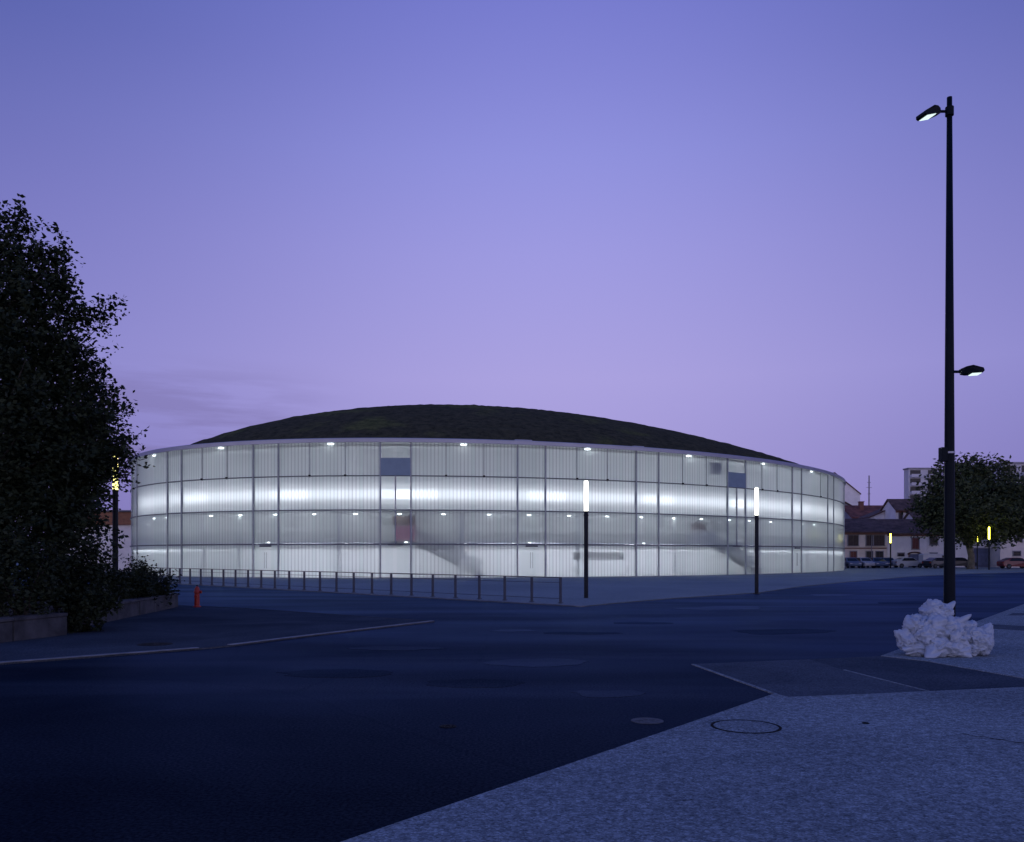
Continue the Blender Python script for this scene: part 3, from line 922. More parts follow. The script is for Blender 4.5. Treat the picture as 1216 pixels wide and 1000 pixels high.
# ------------------------------------------------------------------ heap of crumpled white plastic sheeting
hp = P(1121, 779)
heap = empty('plastic_heap', (hp.x, hp.y, .022), 0, 'heap of crumpled white plastic sheeting dumped on the pavement at the mast foot', 'plastic sheeting')
def crumple(c, rad, seed, name='plastic_sheet', rz=0, sub=5, spikes=()):
    """one wad of stiff film: flat facets between sharp creases, with torn tongues pulled out of it"""
    bm = bmesh.new()
    bmesh.ops.create_icosphere(bm, subdivisions=sub, radius=1)
    r_ = random.Random(seed)
    planes = [(Vector((r_.gauss(0, 1), r_.gauss(0, 1), r_.gauss(0, 1))).normalized(), r_.uniform(.60, .97)) for _ in range(22)]
    dents = [(Vector((r_.gauss(0, 1), r_.gauss(0, 1), r_.gauss(0, 1))).normalized(), r_.uniform(.16, .40), r_.uniform(.22, .55)) for _ in range(10)]
    folds = [(Vector((r_.gauss(0, 1), r_.gauss(0, 1), r_.gauss(0, 1))).normalized(), r_.uniform(1.6, 5.5), r_.uniform(0, 2), r_.uniform(.06, .15)) for _ in range(9)]
    mr = Matrix.Rotation(rz, 3, 'Z')
    off = Vector((seed * 3.7, seed * 1.3, seed * 7.1))
    spk = [(Vector(q).normalized(), l, p) for q, l, p in spikes]
    for v in bm.verts:
        d = v.co.normalized()
        w_ = d + Vector((noise.noise(d * 1.7 + off * 2), noise.noise(d * 1.7 + off * 3), noise.noise(d * 1.7 + off * 4))) * .45
        k = .84
        k += .26 * (.5 - abs(noise.noise(w_ * 1.3 + off)) * 1.6)
        k += .17 * (.5 - abs(noise.noise(w_ * 2.7 + off * 1.7)) * 1.6)
        k += .065 * (.5 - abs(noise.noise(w_ * 5.0 + off * 2.3)) * 1.6)
        for nn, dep, wd in dents[:5]:
            q = abs(w_.dot(nn))
            if q < wd * .5 and d.dot(nn.orthogonal()) > -.2:
                k -= dep * .6 * (1 - q / (wd * .5))
        for dv_, l, pw_ in spk:
            q = d.dot(dv_)
            if q > 0: k += l * q ** pw_
        k = max(k, .22)
        k *= 1.10
        p = mr @ Vector((d.x * k * rad[0], d.y * k * rad[1], d.z * k * rad[2]))
        v.co = p + Vector(c)
        if v.co.z < 0: v.co.z = abs(v.co.z) * .03
    me = bpy.data.meshes.new(name)
    bm.to_mesh(me); bm.free()
    me.polygons.foreach_set('use_smooth', [True] * len(me.polygons))
    me.materials.append(M['plastic'])
    o = bpy.data.objects.new(name, me)
    COL.objects.link(o)
    o.parent = heap
    return o
def HX(px): return (px - 1121) * .95 / FPX * hp.y
def HZc(py): return CAMH - (py - HZ) / FPX * hp.y
lumps = [((1111, 727), (.20, .20, .19), 1, .10, ()), ((1121, 730), (.16, .18, .15), 21, .05, (((.75, -.1, .8), .8, 26),)), ((1085, 745), (.20, .22, .20), 2, .0, ()), ((1106, 748), (.27, .28, .24), 3, -.05, ()),
         ((1125, 750), (.24, .26, .25), 4, -.02, (((.8, -.2, .6), .8, 90),)), ((1143, 747), (.18, .22, .17), 5, .1, ()), ((1150, 752), (.20, .22, .20), 22, .0, ()), ((1160, 765), (.20, .22, .20), 6, -.12, ()), ((1169, 760), (.14, .17, .20), 7, -.05, (((.5, -.2, .8), .5, 12),)),
         ((1074, 764), (.16, .2, .16), 8, -.05, (((-.75, 0, .7), .9, 20), ((-.1, 0, 1), .6, 20))), ((1086, 771), (.22, .22, .15), 9, -.1, (((-.9, -.3, -.1), .5, 12),)), ((1104, 768), (.25, .24, .18), 10, -.22, (((-.6, -.6, -.5), .8, 14),)),
         ((1126, 769), (.26, .26, .19), 11, -.16, (((.5, -.6, -.6), .5, 16),)), ((1146, 772), (.24, .24, .14), 12, -.05, ()), ((1112, 760), (.30, .3, .24), 13, .1, ()), ((1135, 765), (.3, .3, .22), 14, .12, ()), ((1095, 757), (.24, .24, .24), 15, -.12, ()), ((1129, 759), (.22, .24, .23), 16, -.14, ()), ((1113, 738), (.20, .2, .20), 17, .02, ()), ((1155, 758), (.17, .2, .18), 18, -.1, ())]
for (px, py), rad, sd, yy, sp_k in lumps:
    crumple((HX(px), yy, max(HZc(py), .10)), rad, sd, rz=0, spikes=sp_k)

# ------------------------------------------------------------------ covers in the ground
def cover(c, r, z, ringonly, label, mring, mface):
    root = empty('manhole_cover', (c.x, c.y, z), 0, label, 'manhole cover')
    n = 40
    mb = MB()
    if ringonly:
        pr = [(r * .92, .0), (r * .92, .005), (r, .005), (r, .0)]
        for i in range(n):
            a = TAU * i / n
            mb.v += [(x * math.cos(a), x * math.sin(a), zz) for x, zz in pr]
        for i in range(n):
            j = (i + 1) % n
            for q in range(4):
                mb.f.append((i * 4 + q, i * 4 + (q + 1) % 4, j * 4 + (q + 1) % 4, j * 4 + q))
        mb.build('frame', M['black_joint'], root)
        mb = MB(); mb.lathe([(r * .915, 0), (r * .915, .003)], (0, 0, 0), n); mb.build('lid', mface, root)
    else:
        mb.lathe([(r, 0), (r, .005), (r * .9, .006)], (0, 0, 0), n); mb.build('lid', mface, root)
        mb = MB()
        for k in range(8):
            a = TAU * k / 8
            mb.box((r * .5 * math.cos(a), r * .5 * math.sin(a), .007), (r * .5, .025, .004), a)
        mb.build('ribs', mring, root)
    return root
cover(P(885.7, 865.2), .345, .020, True, 'round manhole with a thin dark ring set in the pale aggregate pavement', M['iron'], M['aggregate'])
cover(P(768.5, 856.5), .17, .002, False, 'small pale round cover set in the dark asphalt by the pavement edge', M['pale_iron'], M['pale_iron'])
cover(P(184, 767), .32, .031, False, 'dark round cover on the left traffic island near its kerb', M['iron'], M['iron'])
cover(P(532, 863), .085, .002, False, 'tiny dark valve cover lying in the middle of the asphalt', M['iron'], M['iron'])
cover(P(1028, 861.5), .035, .021, False, 'very small dark stud in the aggregate pavement right of the ring manhole', M['iron'], M['iron'])

def crack(pts, w, z, name='crack'):
    mb = MB()
    n = len(pts)
    for i, p in enumerate(pts):
        ww = w * random.uniform(.4, 1.2) * (.3 if i in (0, n - 1) else 1)
        mb.v += [(p.x, p.y - ww, z), (p.x, p.y + ww, z)]
    mb.f = [(2 * i, 2 * i + 2, 2 * i + 3, 2 * i + 1) for i in range(n - 1)]
    return tag(mb.build(name, M['black_joint']), kind='structure')
crack([P(1140 + 9 * i, 874 + 1.4 * i + random.uniform(-.8, .8)) for i in range(12)], .022, .0215)
crack([P(826 - i * 7, 954 + random.uniform(-.6, .6)) for i in range(6)], .008, .0215)

# ------------------------------------------------------------------ red hydrant
hy = P(234, 722)
hyd = empty('fire_hydrant', (hy.x, hy.y, .03), 0, 'small red fire hydrant on the tip of the left traffic island', 'hydrant')
MB().lathe([(.13, 0), (.13, .03), (.085, .05), (.08, .45), (.10, .47), (.10, .52), (.085, .55), (.075, .62), (.045, .67), (.02, .69)], (0, 0, 0), 18).build('body', M['red_paint'], hyd, smooth=False)
MB().tube([(.06, 0, .50), (.15, 0, .50)], [.045, .05], 12).build('outlet', M['red_paint'], hyd)
MB().tube([(0, -.06, .36), (0, -.14, .36)], [.045, .05], 12).build('outlet', M['red_paint'], hyd)
MB().lathe([(.022, .69), (.022, .73)], (0, 0, 0), 5).build('valve_nut', M['iron'], hyd)

# ------------------------------------------------------------------ planting: walls, trees, shrubs
def wall_block(p0, p1, h, th, label):
    d = (p1 - p0); L = d.length
    root = empty('planter_wall', p0 + Vector((0, 0, .02)), math.atan2(d.y, d.x), label, 'wall')
    n = max(2, int(L / 1.3))
    mb = MB()
    for i in range(n):
        x0, x1 = L * i / n + .008, L * (i + 1) / n - .008
        hh = h + random.uniform(-.02, .02)
        mb.box(((x0 + x1) / 2, th / 2 + random.uniform(-.015, .015), (hh - .05) / 2), (x1 - x0, th, hh - .05))
    mb.build('stone_course', M['stone'], root, bevel=.018)
    mb = MB()
    for i in range(n):
        x0, x1 = L * i / n + .006, L * (i + 1) / n - .006
        mb.box(((x0 + x1) / 2, th / 2, h - .012), (x1 - x0, th + .05, .075))
    mb.build('coping', M['stone'], root, bevel=.015)
    return root
wall_block(P(-150, 784), P(80, 755.5), .46, .35, 'rough stone planter wall at the left picture edge under the dark tree')
wall_block(P(103, 745.5), P(212, 721.8), .45, .35, 'low stone planter wall running from the dark gap to the hydrant')
# bed of earth behind the walls
bed = [P(-150, 781), P(80, 753.5), P(103, 744), P(209, 721.5), P(205, 712), P(100, 705), Vector((-32, 34, 0)), Vector((-26, 14, 0))]
ground('planting_bed', bed, -.1, .34, M['earth'])

def leaves(anchors, n_per, size, spread, m, name, parent, dirs=None, seed=0, aspect=.55):
    r = np.random.default_rng(seed)
    A = np.repeat(np.array(anchors), n_per, axis=0)
    N = len(A)
    if dirs is not None:
        D = np.repeat(np.array(dirs), n_per, axis=0)
        A = A + D * r.uniform(-.1, 1.0, (N, 1)) * spread * 2.0
    off = r.normal(size=(N, 3))
    off /= np.linalg.norm(off, axis=1, keepdims=True) + 1e-6
    A = A + off * (r.uniform(0, 1, (N, 1)) ** .6) * spread
    u = r.normal(size=(N, 3)); u[:, 2] *= .6
    u /= np.linalg.norm(u, axis=1, keepdims=True)
    w = r.normal(size=(N, 3))
    w -= u * np.sum(u * w, axis=1, keepdims=True)
    w /= np.linalg.norm(w, axis=1, keepdims=True)
    nn = np.cross(u, w)
    s = size * r.uniform(.6, 1.35, (N, 1))
    V = np.stack([A - u * s, A + w * s * aspect + nn * s * .18, A + u * s, A - w * s * aspect + nn * s * .18], axis=1).reshape(-1, 3)
    me = bpy.data.meshes.new(name)
    me.vertices.add(N * 4); me.vertices.foreach_set('co', V.astype(np.float32).ravel())
    me.loops.add(N * 4); me.loops.foreach_set('vertex_index', np.arange(N * 4, dtype=np.int32))
    me.polygons.add(N); me.polygons.foreach_set('loop_start', np.arange(0, N * 4, 4, dtype=np.int32))
    me.polygons.foreach_set('loop_total', np.full(N, 4, dtype=np.int32))
    me.update(calc_edges=True)
    me.materials.append(m)
    o = bpy.data.objects.new(name, me)
    COL.objects.link(o)
    o.parent = parent
    return o
def sample_lobes(lobes, n, seed, shell=.55):
    """anchor points and outward directions inside a union of ellipsoid lobes (clumped)"""
    r = np.random.default_rng(seed)
    pts, ds = [], []
    vol = np.array([l[1][0] * l[1][1] * l[1][2] for l in lobes]) ** .7
    vol /= vol.sum()
    for i, (c, rad) in enumerate(lobes):
        k = int(n * vol[i]) + 1
        d = r.normal(size=(k, 3)); d /= np.linalg.norm(d, axis=1, keepdims=True)
        rr = shell + (1 - shell) * r.uniform(0, 1, (k, 1)) ** .7
        rr *= r.normal(1, .10, (k, 1))
        pts.append(np.array(c) + d * rr * np.array(rad))
        dd = d * np.array([1, 1, .7]) + r.normal(size=(k, 3)) * .45
        dd /= np.linalg.norm(dd, axis=1, keepdims=True)
        ds.append(dd)
    return np.concatenate(pts), np.concatenate(ds)
def tree(name, loc, trunk_r, trunk_h, lobes, n_anchor, n_per, size, spread, ml, mbk, label, seed, group=None, shell=.5, limbs=34):
    root = empty(name, loc, 0, label, 'tree', group)
    A, D = sample_lobes(lobes, n_anchor, seed, shell)
    keep = A[:, 2] > .3
    A, D = A[keep], D[keep]
    leaves(A, n_per, size, spread, ml, 'crown', root, D, seed)
    r_ = random.Random(seed)
    top = max(c[2] + rad[2] * .5 for c, rad in lobes)
    mb = MB()
    bend = [Vector((r_.uniform(-.12, .12) * z, r_.uniform(-.12, .12) * z, z)) for z in (0, trunk_h * .4, trunk_h * .75, trunk_h)]
    bend[0] = Vector((0, 0, -.15))
    mb.tube([bend[0], bend[0] + Vector((0, 0, .4)), bend[1], bend[2], bend[3], Vector((bend[3].x, bend[3].y, top))], [trunk_r * 1.5, trunk_r * 1.08, trunk_r * .95, trunk_r * .85, trunk_r * .7, trunk_r * .12], 10)
    mb.build('trunk', mbk, root, smooth=True)
    mb = MB()
    idx = [r_.randrange(len(A)) for _ in range(limbs)]
    for j in idx:
        e = Vector(A[j]) + Vector(D[j]) * spread * 1.2
        z0 = min(max(trunk_h * r_.uniform(.6, 1.0), 0.2), e.z)
        s_ = Vector((bend[2].x, bend[2].y, z0)) if e.z < top * .8 else Vector((bend[3].x, bend[3].y, min(top * .7, e.z * .7)))
        mid = s_.lerp(e, .5) + Vector((r_.uniform(-.1, .1), r_.uniform(-.1, .1), .12)) * (e - s_).length
        rr = trunk_r * r_.uniform(.22, .42)
        mb.tube([s_, s_.lerp(mid, .5) + Vector((0, 0, .05)), mid, mid.lerp(e, .55), e], [rr, rr * .8, rr * .55, rr * .3, rr * .08], 6)
    mb.build('limbs', mbk, root, smooth=True)
    return root
def L(px, py, d, rx, rz, ry=None, base=(0, 0)):
    """lobe centre from a photo position at distance d, radii in photo pixels"""
    x, z = XZ(px, py, d)
    k = d / FPX
    return ((x - base[0], d - base[1], z), (rx * k, (ry or (rx + rz) / 2) * k, rz * k))
# big dark tree, left
b1 = (XZ(-10, 0, 20.5)[0], 20.5)
lob = [L(-30, 385, 20.5, 72, 85, base=b1), L(30, 435, 19.8, 64, 75, base=b1), L(66, 448, 20.5, 40, 48, base=b1), L(20, 540, 19.5, 92, 90, base=b1), L(85, 545, 20.3, 52, 62, base=b1),
       L(-60, 470, 21, 100, 140, base=b1), L(26, 345, 20.5, 40, 50, base=b1), L(4, 308, 20.7, 22, 32, base=b1), L(24, 292, 20.7, 9, 20, base=b1), L(60, 322, 20.3, 22, 14, base=b1), L(74, 305, 20.3, 9, 9, base=b1), L(56, 360, 20.2, 32, 26, base=b1),
       L(92, 388, 20.6, 26, 13, base=b1), L(122, 377, 20.6, 13, 5, base=b1), L(110, 402, 20.6, 14, 5, base=b1), L(104, 472, 20.8, 22, 16, base=b1), L(122, 497, 20.8, 20, 8, base=b1),
       L(30, 640, 19.6, 85, 60, base=b1), L(-60, 620, 20, 100, 90, base=b1), L(118, 550, 20.6, 26, 30, base=b1), L(142, 556, 20.6, 14, 10, base=b1), L(100, 595, 20.5, 24, 30, base=b1)]
tree('broadleaf_tree', (b1[0], b1[1], .3), .24, 2.6, lob, 3500, 22, .062, .22, M['leaf'], M['bark'], 'big black silhouetted broadleaf tree filling the left picture edge', 11, shell=.16, limbs=60)
# second smaller tree whose branches reach towards the hall
b2 = (XZ(70, 0, 23.5)[0], 23.5)
lob = [L(70, 520, 23.5, 55, 75, base=b2), L(110, 500, 23.5, 38, 42, base=b2), L(128, 548, 23.4, 28, 32, base=b2), L(95, 600, 23.2, 36, 50, base=b2), L(50, 620, 23.2, 50, 60, base=b2), L(95, 655, 23.3, 30, 32, base=b2)]
tree('small_tree', (b2[0], b2[1], .3), .12, 1.6, lob, 640, 22, .058, .22, M['leaf'], M['bark'], 'smaller dark tree leaning out from behind the big one toward the light column', 12, shell=.3, limbs=30)
def shrub(px, py_top, d, w_px, label, seed, hz=.32, n=170):
    x, zt = XZ(px, py_top, d)
    k = d / FPX
    root = empty('shrub', (x, d, hz), 0, label, 'shrub', 'dark shrubs along the planter')
    hgt = zt - hz
    lobes = [((random.uniform(-.3, .3) * w_px * k * .5, random.uniform(-.3, .3), hgt * random.uniform(.4, .62)), (w_px * k * .5 * random.uniform(.6, .9), w_px * k * .42, hgt * random.uniform(.34, .45))) for _ in range(5)]
    A, D = sample_lobes(lobes, n, seed, .3)
    A[:, 2] = np.maximum(A[:, 2], .06)
    leaves(A, 22, .05, .17, M['shrub'], 'foliage', root, D, seed)
    mb = MB()
    r_ = random.Random(seed)
    for j in range(9):
        e = Vector(A[r_.randrange(len(A))])
        mb.tube([(r_.uniform(-.08, .08), r_.uniform(-.08, .08), -.05), e * .5 + Vector((0, 0, .1)), e], [.022, .015, .005], 5)
    mb.build('stems', M['bark'], root)
    return root
sh = [(-60, 600, 18.5, 150, 'tall black shrub beyond the left picture edge'), (25, 620, 18.0, 130, 'broad black shrub behind the left planter wall under the big tree'), (85, 640, 20.3, 90, 'tall dark shrub behind the gap between the planter walls'),
      (122, 662, 22.8, 70, 'dark rounded shrub at the foot of the leaf-veiled light column'), (150, 682, 25.2, 60, 'low dark shrub above the right planter wall, second from its end'), (180, 684, 27.2, 46, 'low dark shrub at the right end of the planter wall'), (165, 668, 26.4, 26, 'spiky upright dark shrub before the railing')]
for i, (px, py, d, w, lb) in enumerate(sh):
    shrub(px, py, d, w, lb, 40 + i, n=260 if w > 80 else 150)
# trailing plant over the gap
x, z = XZ(92, 735, 18.9)
tr = empty('trailing_plant', (x, 18.9, 0.03), 0, 'dark trailing plant hanging in the gap between the two planter walls', 'plant')
A, D = sample_lobes([((0, .3, .35), (.30, .35, .36)), ((.1, .5, .65), (.4, .4, .3))], 110, 77, .3)
A[:, 2] = np.maximum(A[:, 2], .03)
leaves(A, 22, .05, .12, M['shrub'], 'foliage', tr, D, 77)
# ------------------------------------------------------------------ plane tree on the right
dR = 110
bR = (XZ(1153, 0, dR)[0], dR)
lob = [L(1121, 600, dR, 28, 26, base=bR), L(1143, 574, dR, 26, 27, base=bR), L(1124, 572, dR, 14, 20, base=bR), L(1174, 573, dR, 30, 27, base=bR), L(1194, 598, dR, 24, 26, base=bR), L(1160, 600, dR - 3, 50, 34, base=bR), L(1120, 612, dR - 1, 28, 24, base=bR), L(1196, 615, dR - 1, 30, 22, base=bR), L(1224, 608, dR, 26, 24, base=bR), L(1150, 625, dR - 2, 34, 18, base=bR), L(1185, 630, dR - 2, 26, 12, base=bR)]
tree('plane_tree', (bR[0], bR[1], .06), .42, 4.2, lob, 1500, 16, .24, .75, M['leaf_far'], M['bark_far'], 'round dark green plane tree standing before the old houses, right of the mast', 21, shell=.4, limbs=40)
# ------------------------------------------------------------------ old town behind, right
M['cream'] = mat('cream_render', (.85, .74, .63), .9, noise_amt=.10, noise_scale=.8, bump=.15, bump_scale=10)
M['whitewash'] = mat('white_render', (.9, .84, .77), .9, noise_amt=.08, noise_scale=.8)
M['greywall'] = mat('grey_render', (.30, .28, .29), .9, noise_amt=.15, noise_scale=.7)
M['conc_white'] = mat('white_block_concrete', (.60, .58, .60), .9, noise_amt=.06, noise_scale=.3)
M['shutter'] = mat('brown_shutter', (.07, .045, .038), .7, noise_amt=.2, noise_scale=4)
M['redwood'] = mat('red_brown_door', (.17, .05, .035), .7, noise_amt=.2, noise_scale=4)
M['bluegate'] = mat('blue_gate', (.10, .12, .19), .7, noise_amt=.2, noise_scale=2)
M['pane'] = mat('dark_window_glass', (.02, .022, .028), .2, spec=.25)
M['brick_trim'] = mat('brick_trim', (.22, .10, .07), .85, noise_amt=.2, noise_scale=5)
def tile_mat(name, base):
    m = bpy.data.materials.new(name); m.use_nodes = True
    t = m.node_tree; b = t.nodes['Principled BSDF']
    co = nd(t, 'ShaderNodeTexCoord').outputs['Object']
    w = nd(t, 'ShaderNodeTexWave', wave_type='BANDS', bands_direction='X'); w.inputs['Scale'].default_value = 1.6; w.inputs['Distortion'].default_value = .6
    n = nd(t, 'ShaderNodeTexNoise'); n.inputs['Scale'].default_value = 1.3; n.inputs['Detail'].default_value = 7
    t.links.new(co, w.inputs[0]); t.links.new(co, n.inputs[0])
    c = ramp(t, n.outputs[0], [(.34, tuple(x * .55 for x in base)), (.66, tuple(x * 1.35 for x in base))])
    c = mixc(t, 1.0, c, ramp(t, w.outputs[0], [(.2, (.72, .72, .72)), (.7, (1, 1, 1))]), 'MULTIPLY')
    t.links.new(c, b.inputs['Base Color']); b.inputs['Roughness'].default_value = .9
    return m
M['tile_brown'] = tile_mat('brown_roof_tiles', (.15, .085, .066))
M['tile_red'] = tile_mat('red_roof_tiles', (.24, .085, .055))
def gable_house(name, px0, px1, d, depth, z_eave, z_ridge, wall, tile, label, cat='house', over=.35, ridge='x', z0=.05):
    """house with its front at distance d; ridge along x (eaves to the viewer) or y (gable to the viewer)"""
    x0, x1 = XZ(px0, 0, d)[0], XZ(px1, 0, d)[0]
    root = empty(name, ((x0 + x1) / 2, d, z0), 0, label, cat)
    w = x1 - x0; hw = w / 2
    ze, zr = z_eave - z0, z_ridge - z0
    if ridge == 'x':
        MB().prism([(0, 0), (depth, 0), (depth, ze), (depth / 2, zr - .06), (0, ze)], 'x', -hw, hw).build('wall', wall, root)
        sl = (zr - ze) / (depth / 2)
        mb = MB()
        mb.prism([(-over, ze - over * sl + .02), (depth / 2, zr + .02), (depth / 2, zr + .20), (-over, ze - over * sl + .20)], 'x', -hw - .25, hw + .25)
        mb.prism([(depth + over, ze - over * sl + .02), (depth / 2 + .002, zr + .02), (depth / 2 + .002, zr + .20), (depth + over, ze - over * sl + .20)], 'x', -hw - .25, hw + .25)
        mb.build('roof', tile, root)
        MB().box((0, -.10, ze - over * sl - .10), (w, .14, .20)).build('cornice', M['brick_trim'], root)
    else:
        MB().prism([(-hw, 0), (hw, 0), (hw, ze), (0, zr - .06), (-hw, ze)], 'y', 0, depth).build('wall', wall, root)
        sl = (zr - ze) / hw
        mb = MB()
        for s_ in (-1, 1):
            mb.prism([(s_ * (hw + over), ze - over * sl + .02), (s_ * .001, zr + .02), (s_ * .001, zr + .20), (s_ * (hw + over), ze - over * sl + .20)], 'y', -.25, depth + .25)
        mb.build('roof', tile, root)
    return root
def opening(root, px0, px1, py0, py1, kind='window', m=None, shutters=False, arch=False, sill=True):
    """a window or door on the front of a house, from photo pixels at the house's distance"""
    d = root.location.y
    xa, za = XZ(px0, py0, d); xb, zb_ = XZ(px1, py1, d)
    xa -= root.location.x; xb -= root.location.x; za -= root.location.z; zb_ -= root.location.z
    zb_ = max(zb_, 0.02)
    cx_, cz, w, h = (xa + xb) / 2, (za + zb_) / 2, xb - xa, za - zb_
    mb = MB()
    for s_ in (-1, 1):
        mb.box((cx_ + s_ * (w / 2 + .05), -.04, cz), (.10, .12, h))
    if arch:
        n = 12
        for i in range(n):
            a = math.pi * (i + .5) / n
            mb.box((cx_ + math.cos(a) * (w / 2 + .06), -.04, za - w * .0 + math.sin(a) * (w * .16)), (.34, .13, .2), rot=Matrix.Rotation(-(a - math.pi / 2) * .35, 3, 'Y'))
    else:
        mb.box((cx_, -.04, za + .06), (w + .2, .12, .12))
    fr = mb.build(kind, M['brick_trim'] if arch else M['greywall'], root)
    if shutters:
        for s_ in (-1, 1):
            MB().box((cx_ + s_ * w / 4, -.045, cz), (w / 2 - .03, .05, h - .02)).build('shutter', m or M['shutter'], fr)
    else:
        MB().box((cx_, -.012, cz), (w, .04, h)).build('pane' if kind == 'window' else 'leaf', m or M['pane'], fr)
        if kind == 'window':
            MB().box((cx_, -.045, cz), (.05, .03, h)).box((cx_, -.044, cz), (w, .028, .05)).build('glazing_bar', M['shutter'], fr)
    if sill and kind == 'window':
        MB().box((cx_, -.07, zb_ - .05), (w + .3, .2, .08)).build('sill', M['greywall'], fr)
    return fr
dA = 124.0
zz = lambda py, d: XZ(0, py, d)[1]
A_ = gable_house('town_house', 972, 1053, dA, 9, zz(632, dA), zz(617.5, dA + 4.5), M['cream'], M['tile_brown'], 'long low cream house with brown shutters, nearest the right end of the glass hall')
for a in ((1007, 1019, 635.5, 648), (1028.5, 1036, 635.5, 648), (1037.5, 1050, 635.5, 648)):
    opening(A_, *a, shutters=True)
opening(A_, 1009.5, 1017, 655, 667, shutters=True, m=M['redwood'])
opening(A_, 1028.5, 1036, 655, 668); opening(A_, 1040, 1048.5, 655, 668)
MB().box((0, -.05, zz(651, dA) - .05), ((1053 - 972) * dA / FPX - .1, .14, .16)).build('string_course', M['brick_trim'], A_)
MB().tube([(XZ(1034.5, 0, dA)[0] - A_.location.x, -.12, .1), (XZ(1034.5, 0, dA)[0] - A_.location.x, -.12, 4.6)], .06, 8).build('downpipe', M['greywall'], A_)
dB = 124.6
B_ = gable_house('town_house', 1053.6, 1100.7, dB, 8, zz(633.5, dB), zz(618, dB + 4), M['whitewash'], M['tile_brown'], 'white rendered house with an arched blue gate and low brown roof')
opening(B_, 1083, 1091, 639, 652, shutters=True, m=M['redwood'])
opening(B_, 1066, 1073.5, 657, 660.8, sill=False); 
B2 = gable_house('town_house', 1101, 1187, dB, 11, zz(633.5, dB), zz(609, dB + 5.5), M['whitewash'], M['tile_brown'], 'white house with a high brown roof and wide blue gate behind the plane tree')
opening(B2, 1104.5, 1112.5, 657, 661, sill=False)
opening(B2, 1104, 1113, 637.5, 647)
opening(B_, 1079.5, 1092.5, 658, 674.2, 'gate', M['bluegate'], arch=True)
opening(B2, 1156, 1185, 651.5, 674.4, 'gate', M['bluegate'])
dT = 134.0
T_ = gable_house('tower_house', 1063.5, 1097, dT, 5, zz(604.5, dT), zz(594, dT + 2.5), M['whitewash'], M['tile_brown'], 'white upper storey with a dark window rising behind the arched-gate house', over=.55)
opening(T_, 1067.5, 1071.5, 606.5, 619, shutters=True); opening(T_, 1086, 1091, 606.5, 617, shutters=True)
dC = 138.0
x0, x1 = XZ(1033, 0, dC)[0], XZ(1063, 0, dC)[0]
C_ = empty('lean_to_house', (x0, dC, .05), 0, 'pale blank lean-to wall under a sloping brown roof edge, left of the tower house', 'house')
MB().prism([(0, 0), (x1 - x0, 0), (x1 - x0, zz(602.5, dC)), (0, zz(615.5, dC))], 'y', 0, 4).build('wall', M['whitewash'], C_)
MB().prism([(-.3, zz(616, dC) + .03), (x1 - x0 + .2, zz(602, dC) + .03), (x1 - x0 + .2, zz(602, dC) + .22), (-.3, zz(616, dC) + .22)], 'y', -.3, 4.2).build('roof', M['tile_brown'], C_)
dD = 146.0
D_ = gable_house('town_house', 1012, 1068, dD, 9, zz(614.5, dD), zz(601.5, dD + 4.5), M['greywall'], M['tile_red'], 'house with a red tiled roof behind the lean-to wall')
x, z = XZ(1022.5, 597, dD + 3)
MB().box((x - D_.location.x, 3, z - .9), (.7, .7, 1.9)).box((x - D_.location.x, 3, z + .1), (.85, .85, .14)).build('chimney', M['brick_trim'], D_)
dF = 152.0
F_ = gable_house('town_house', 988, 1019, dF, 8, zz(606, dF), zz(597, dF), M['greywall'], M['tile_brown'], 'small grey gabled house just clear of the glass hall', ridge='y')
dE = 165.0
E_ = gable_house('tall_house', 960, 1021.5, dE, 12, zz(587, dE), zz(562, dE), M['whitewash'], M['tile_brown'], 'tall pale blank gable rising behind the right end of the glass hall', ridge='y', over=.1)
dH = 122.0
H_ = gable_house('corner_house', 1187.8, 1290, dH, 10, zz(596, dH), zz(575, dH + 5), M['cream'], M['tile_brown'], 'tall cream house at the right picture edge beyond the plane tree')
opening(H_, 1207, 1213.5, 628, 643); opening(H_, 1203, 1211.5, 655, 660)
opening(H_, 1232, 1239, 628, 643); opening(H_, 1240, 1252, 652, 674.4, 'door', M['redwood'])
# apartment blocks
def block(px0, px1, py_top, d, depth, floors, cols, label, name='apartment_block'):
    x0, x1 = XZ(px0, 0, d)[0], XZ(px1, 0, d)[0]
    zt = zz(py_top, d)
    root = empty(name, ((x0 + x1) / 2, d, .05), 0, label, 'apartment block')
    w = x1 - x0
    MB().box((0, depth / 2, zt / 2), (w, depth, zt)).build('wall', M['conc_white'], root)
    MB().box((0, depth / 2, zt + .25), (w + .5, depth + .5, .4)).build('roof', M['greywall'], root)
    fh = zt / floors
    for (u0, u1) in cols:
        xa, xb = x0 + w * u0 - root.location.x, x0 + w * u1 - root.location.x
        for f_ in range(1, floors):
            zf = fh * f_
            wn = MB().box(((xa + xb) / 2, -.03, zf + fh * .62), (xb - xa, .1, fh * .56)).build('window', M['pane'], root)
            bl = MB().box(((xa + xb) / 2, -.55, zf + .08), (xb - xa + .1, 1.0, .16))
            bl.box(((xa + xb) / 2, -1.0, zf + .55), (xb - xa + .1, .1, .85))
            bl.build('balcony', M['conc_white'], root)
    return root
block(1079, 1116, 557.5, 250, 3, 11, [(.05, .38), (.62, .92)], 'white high-rise block with stacked balconies left of the plane tree top')
block(1194, 1300, 551.5, 185, 14, 8, [(.02, .12), (.18, .34), (.42, .58), (.66, .86)], 'white apartment block with a flat dark roof edge at the right picture edge')
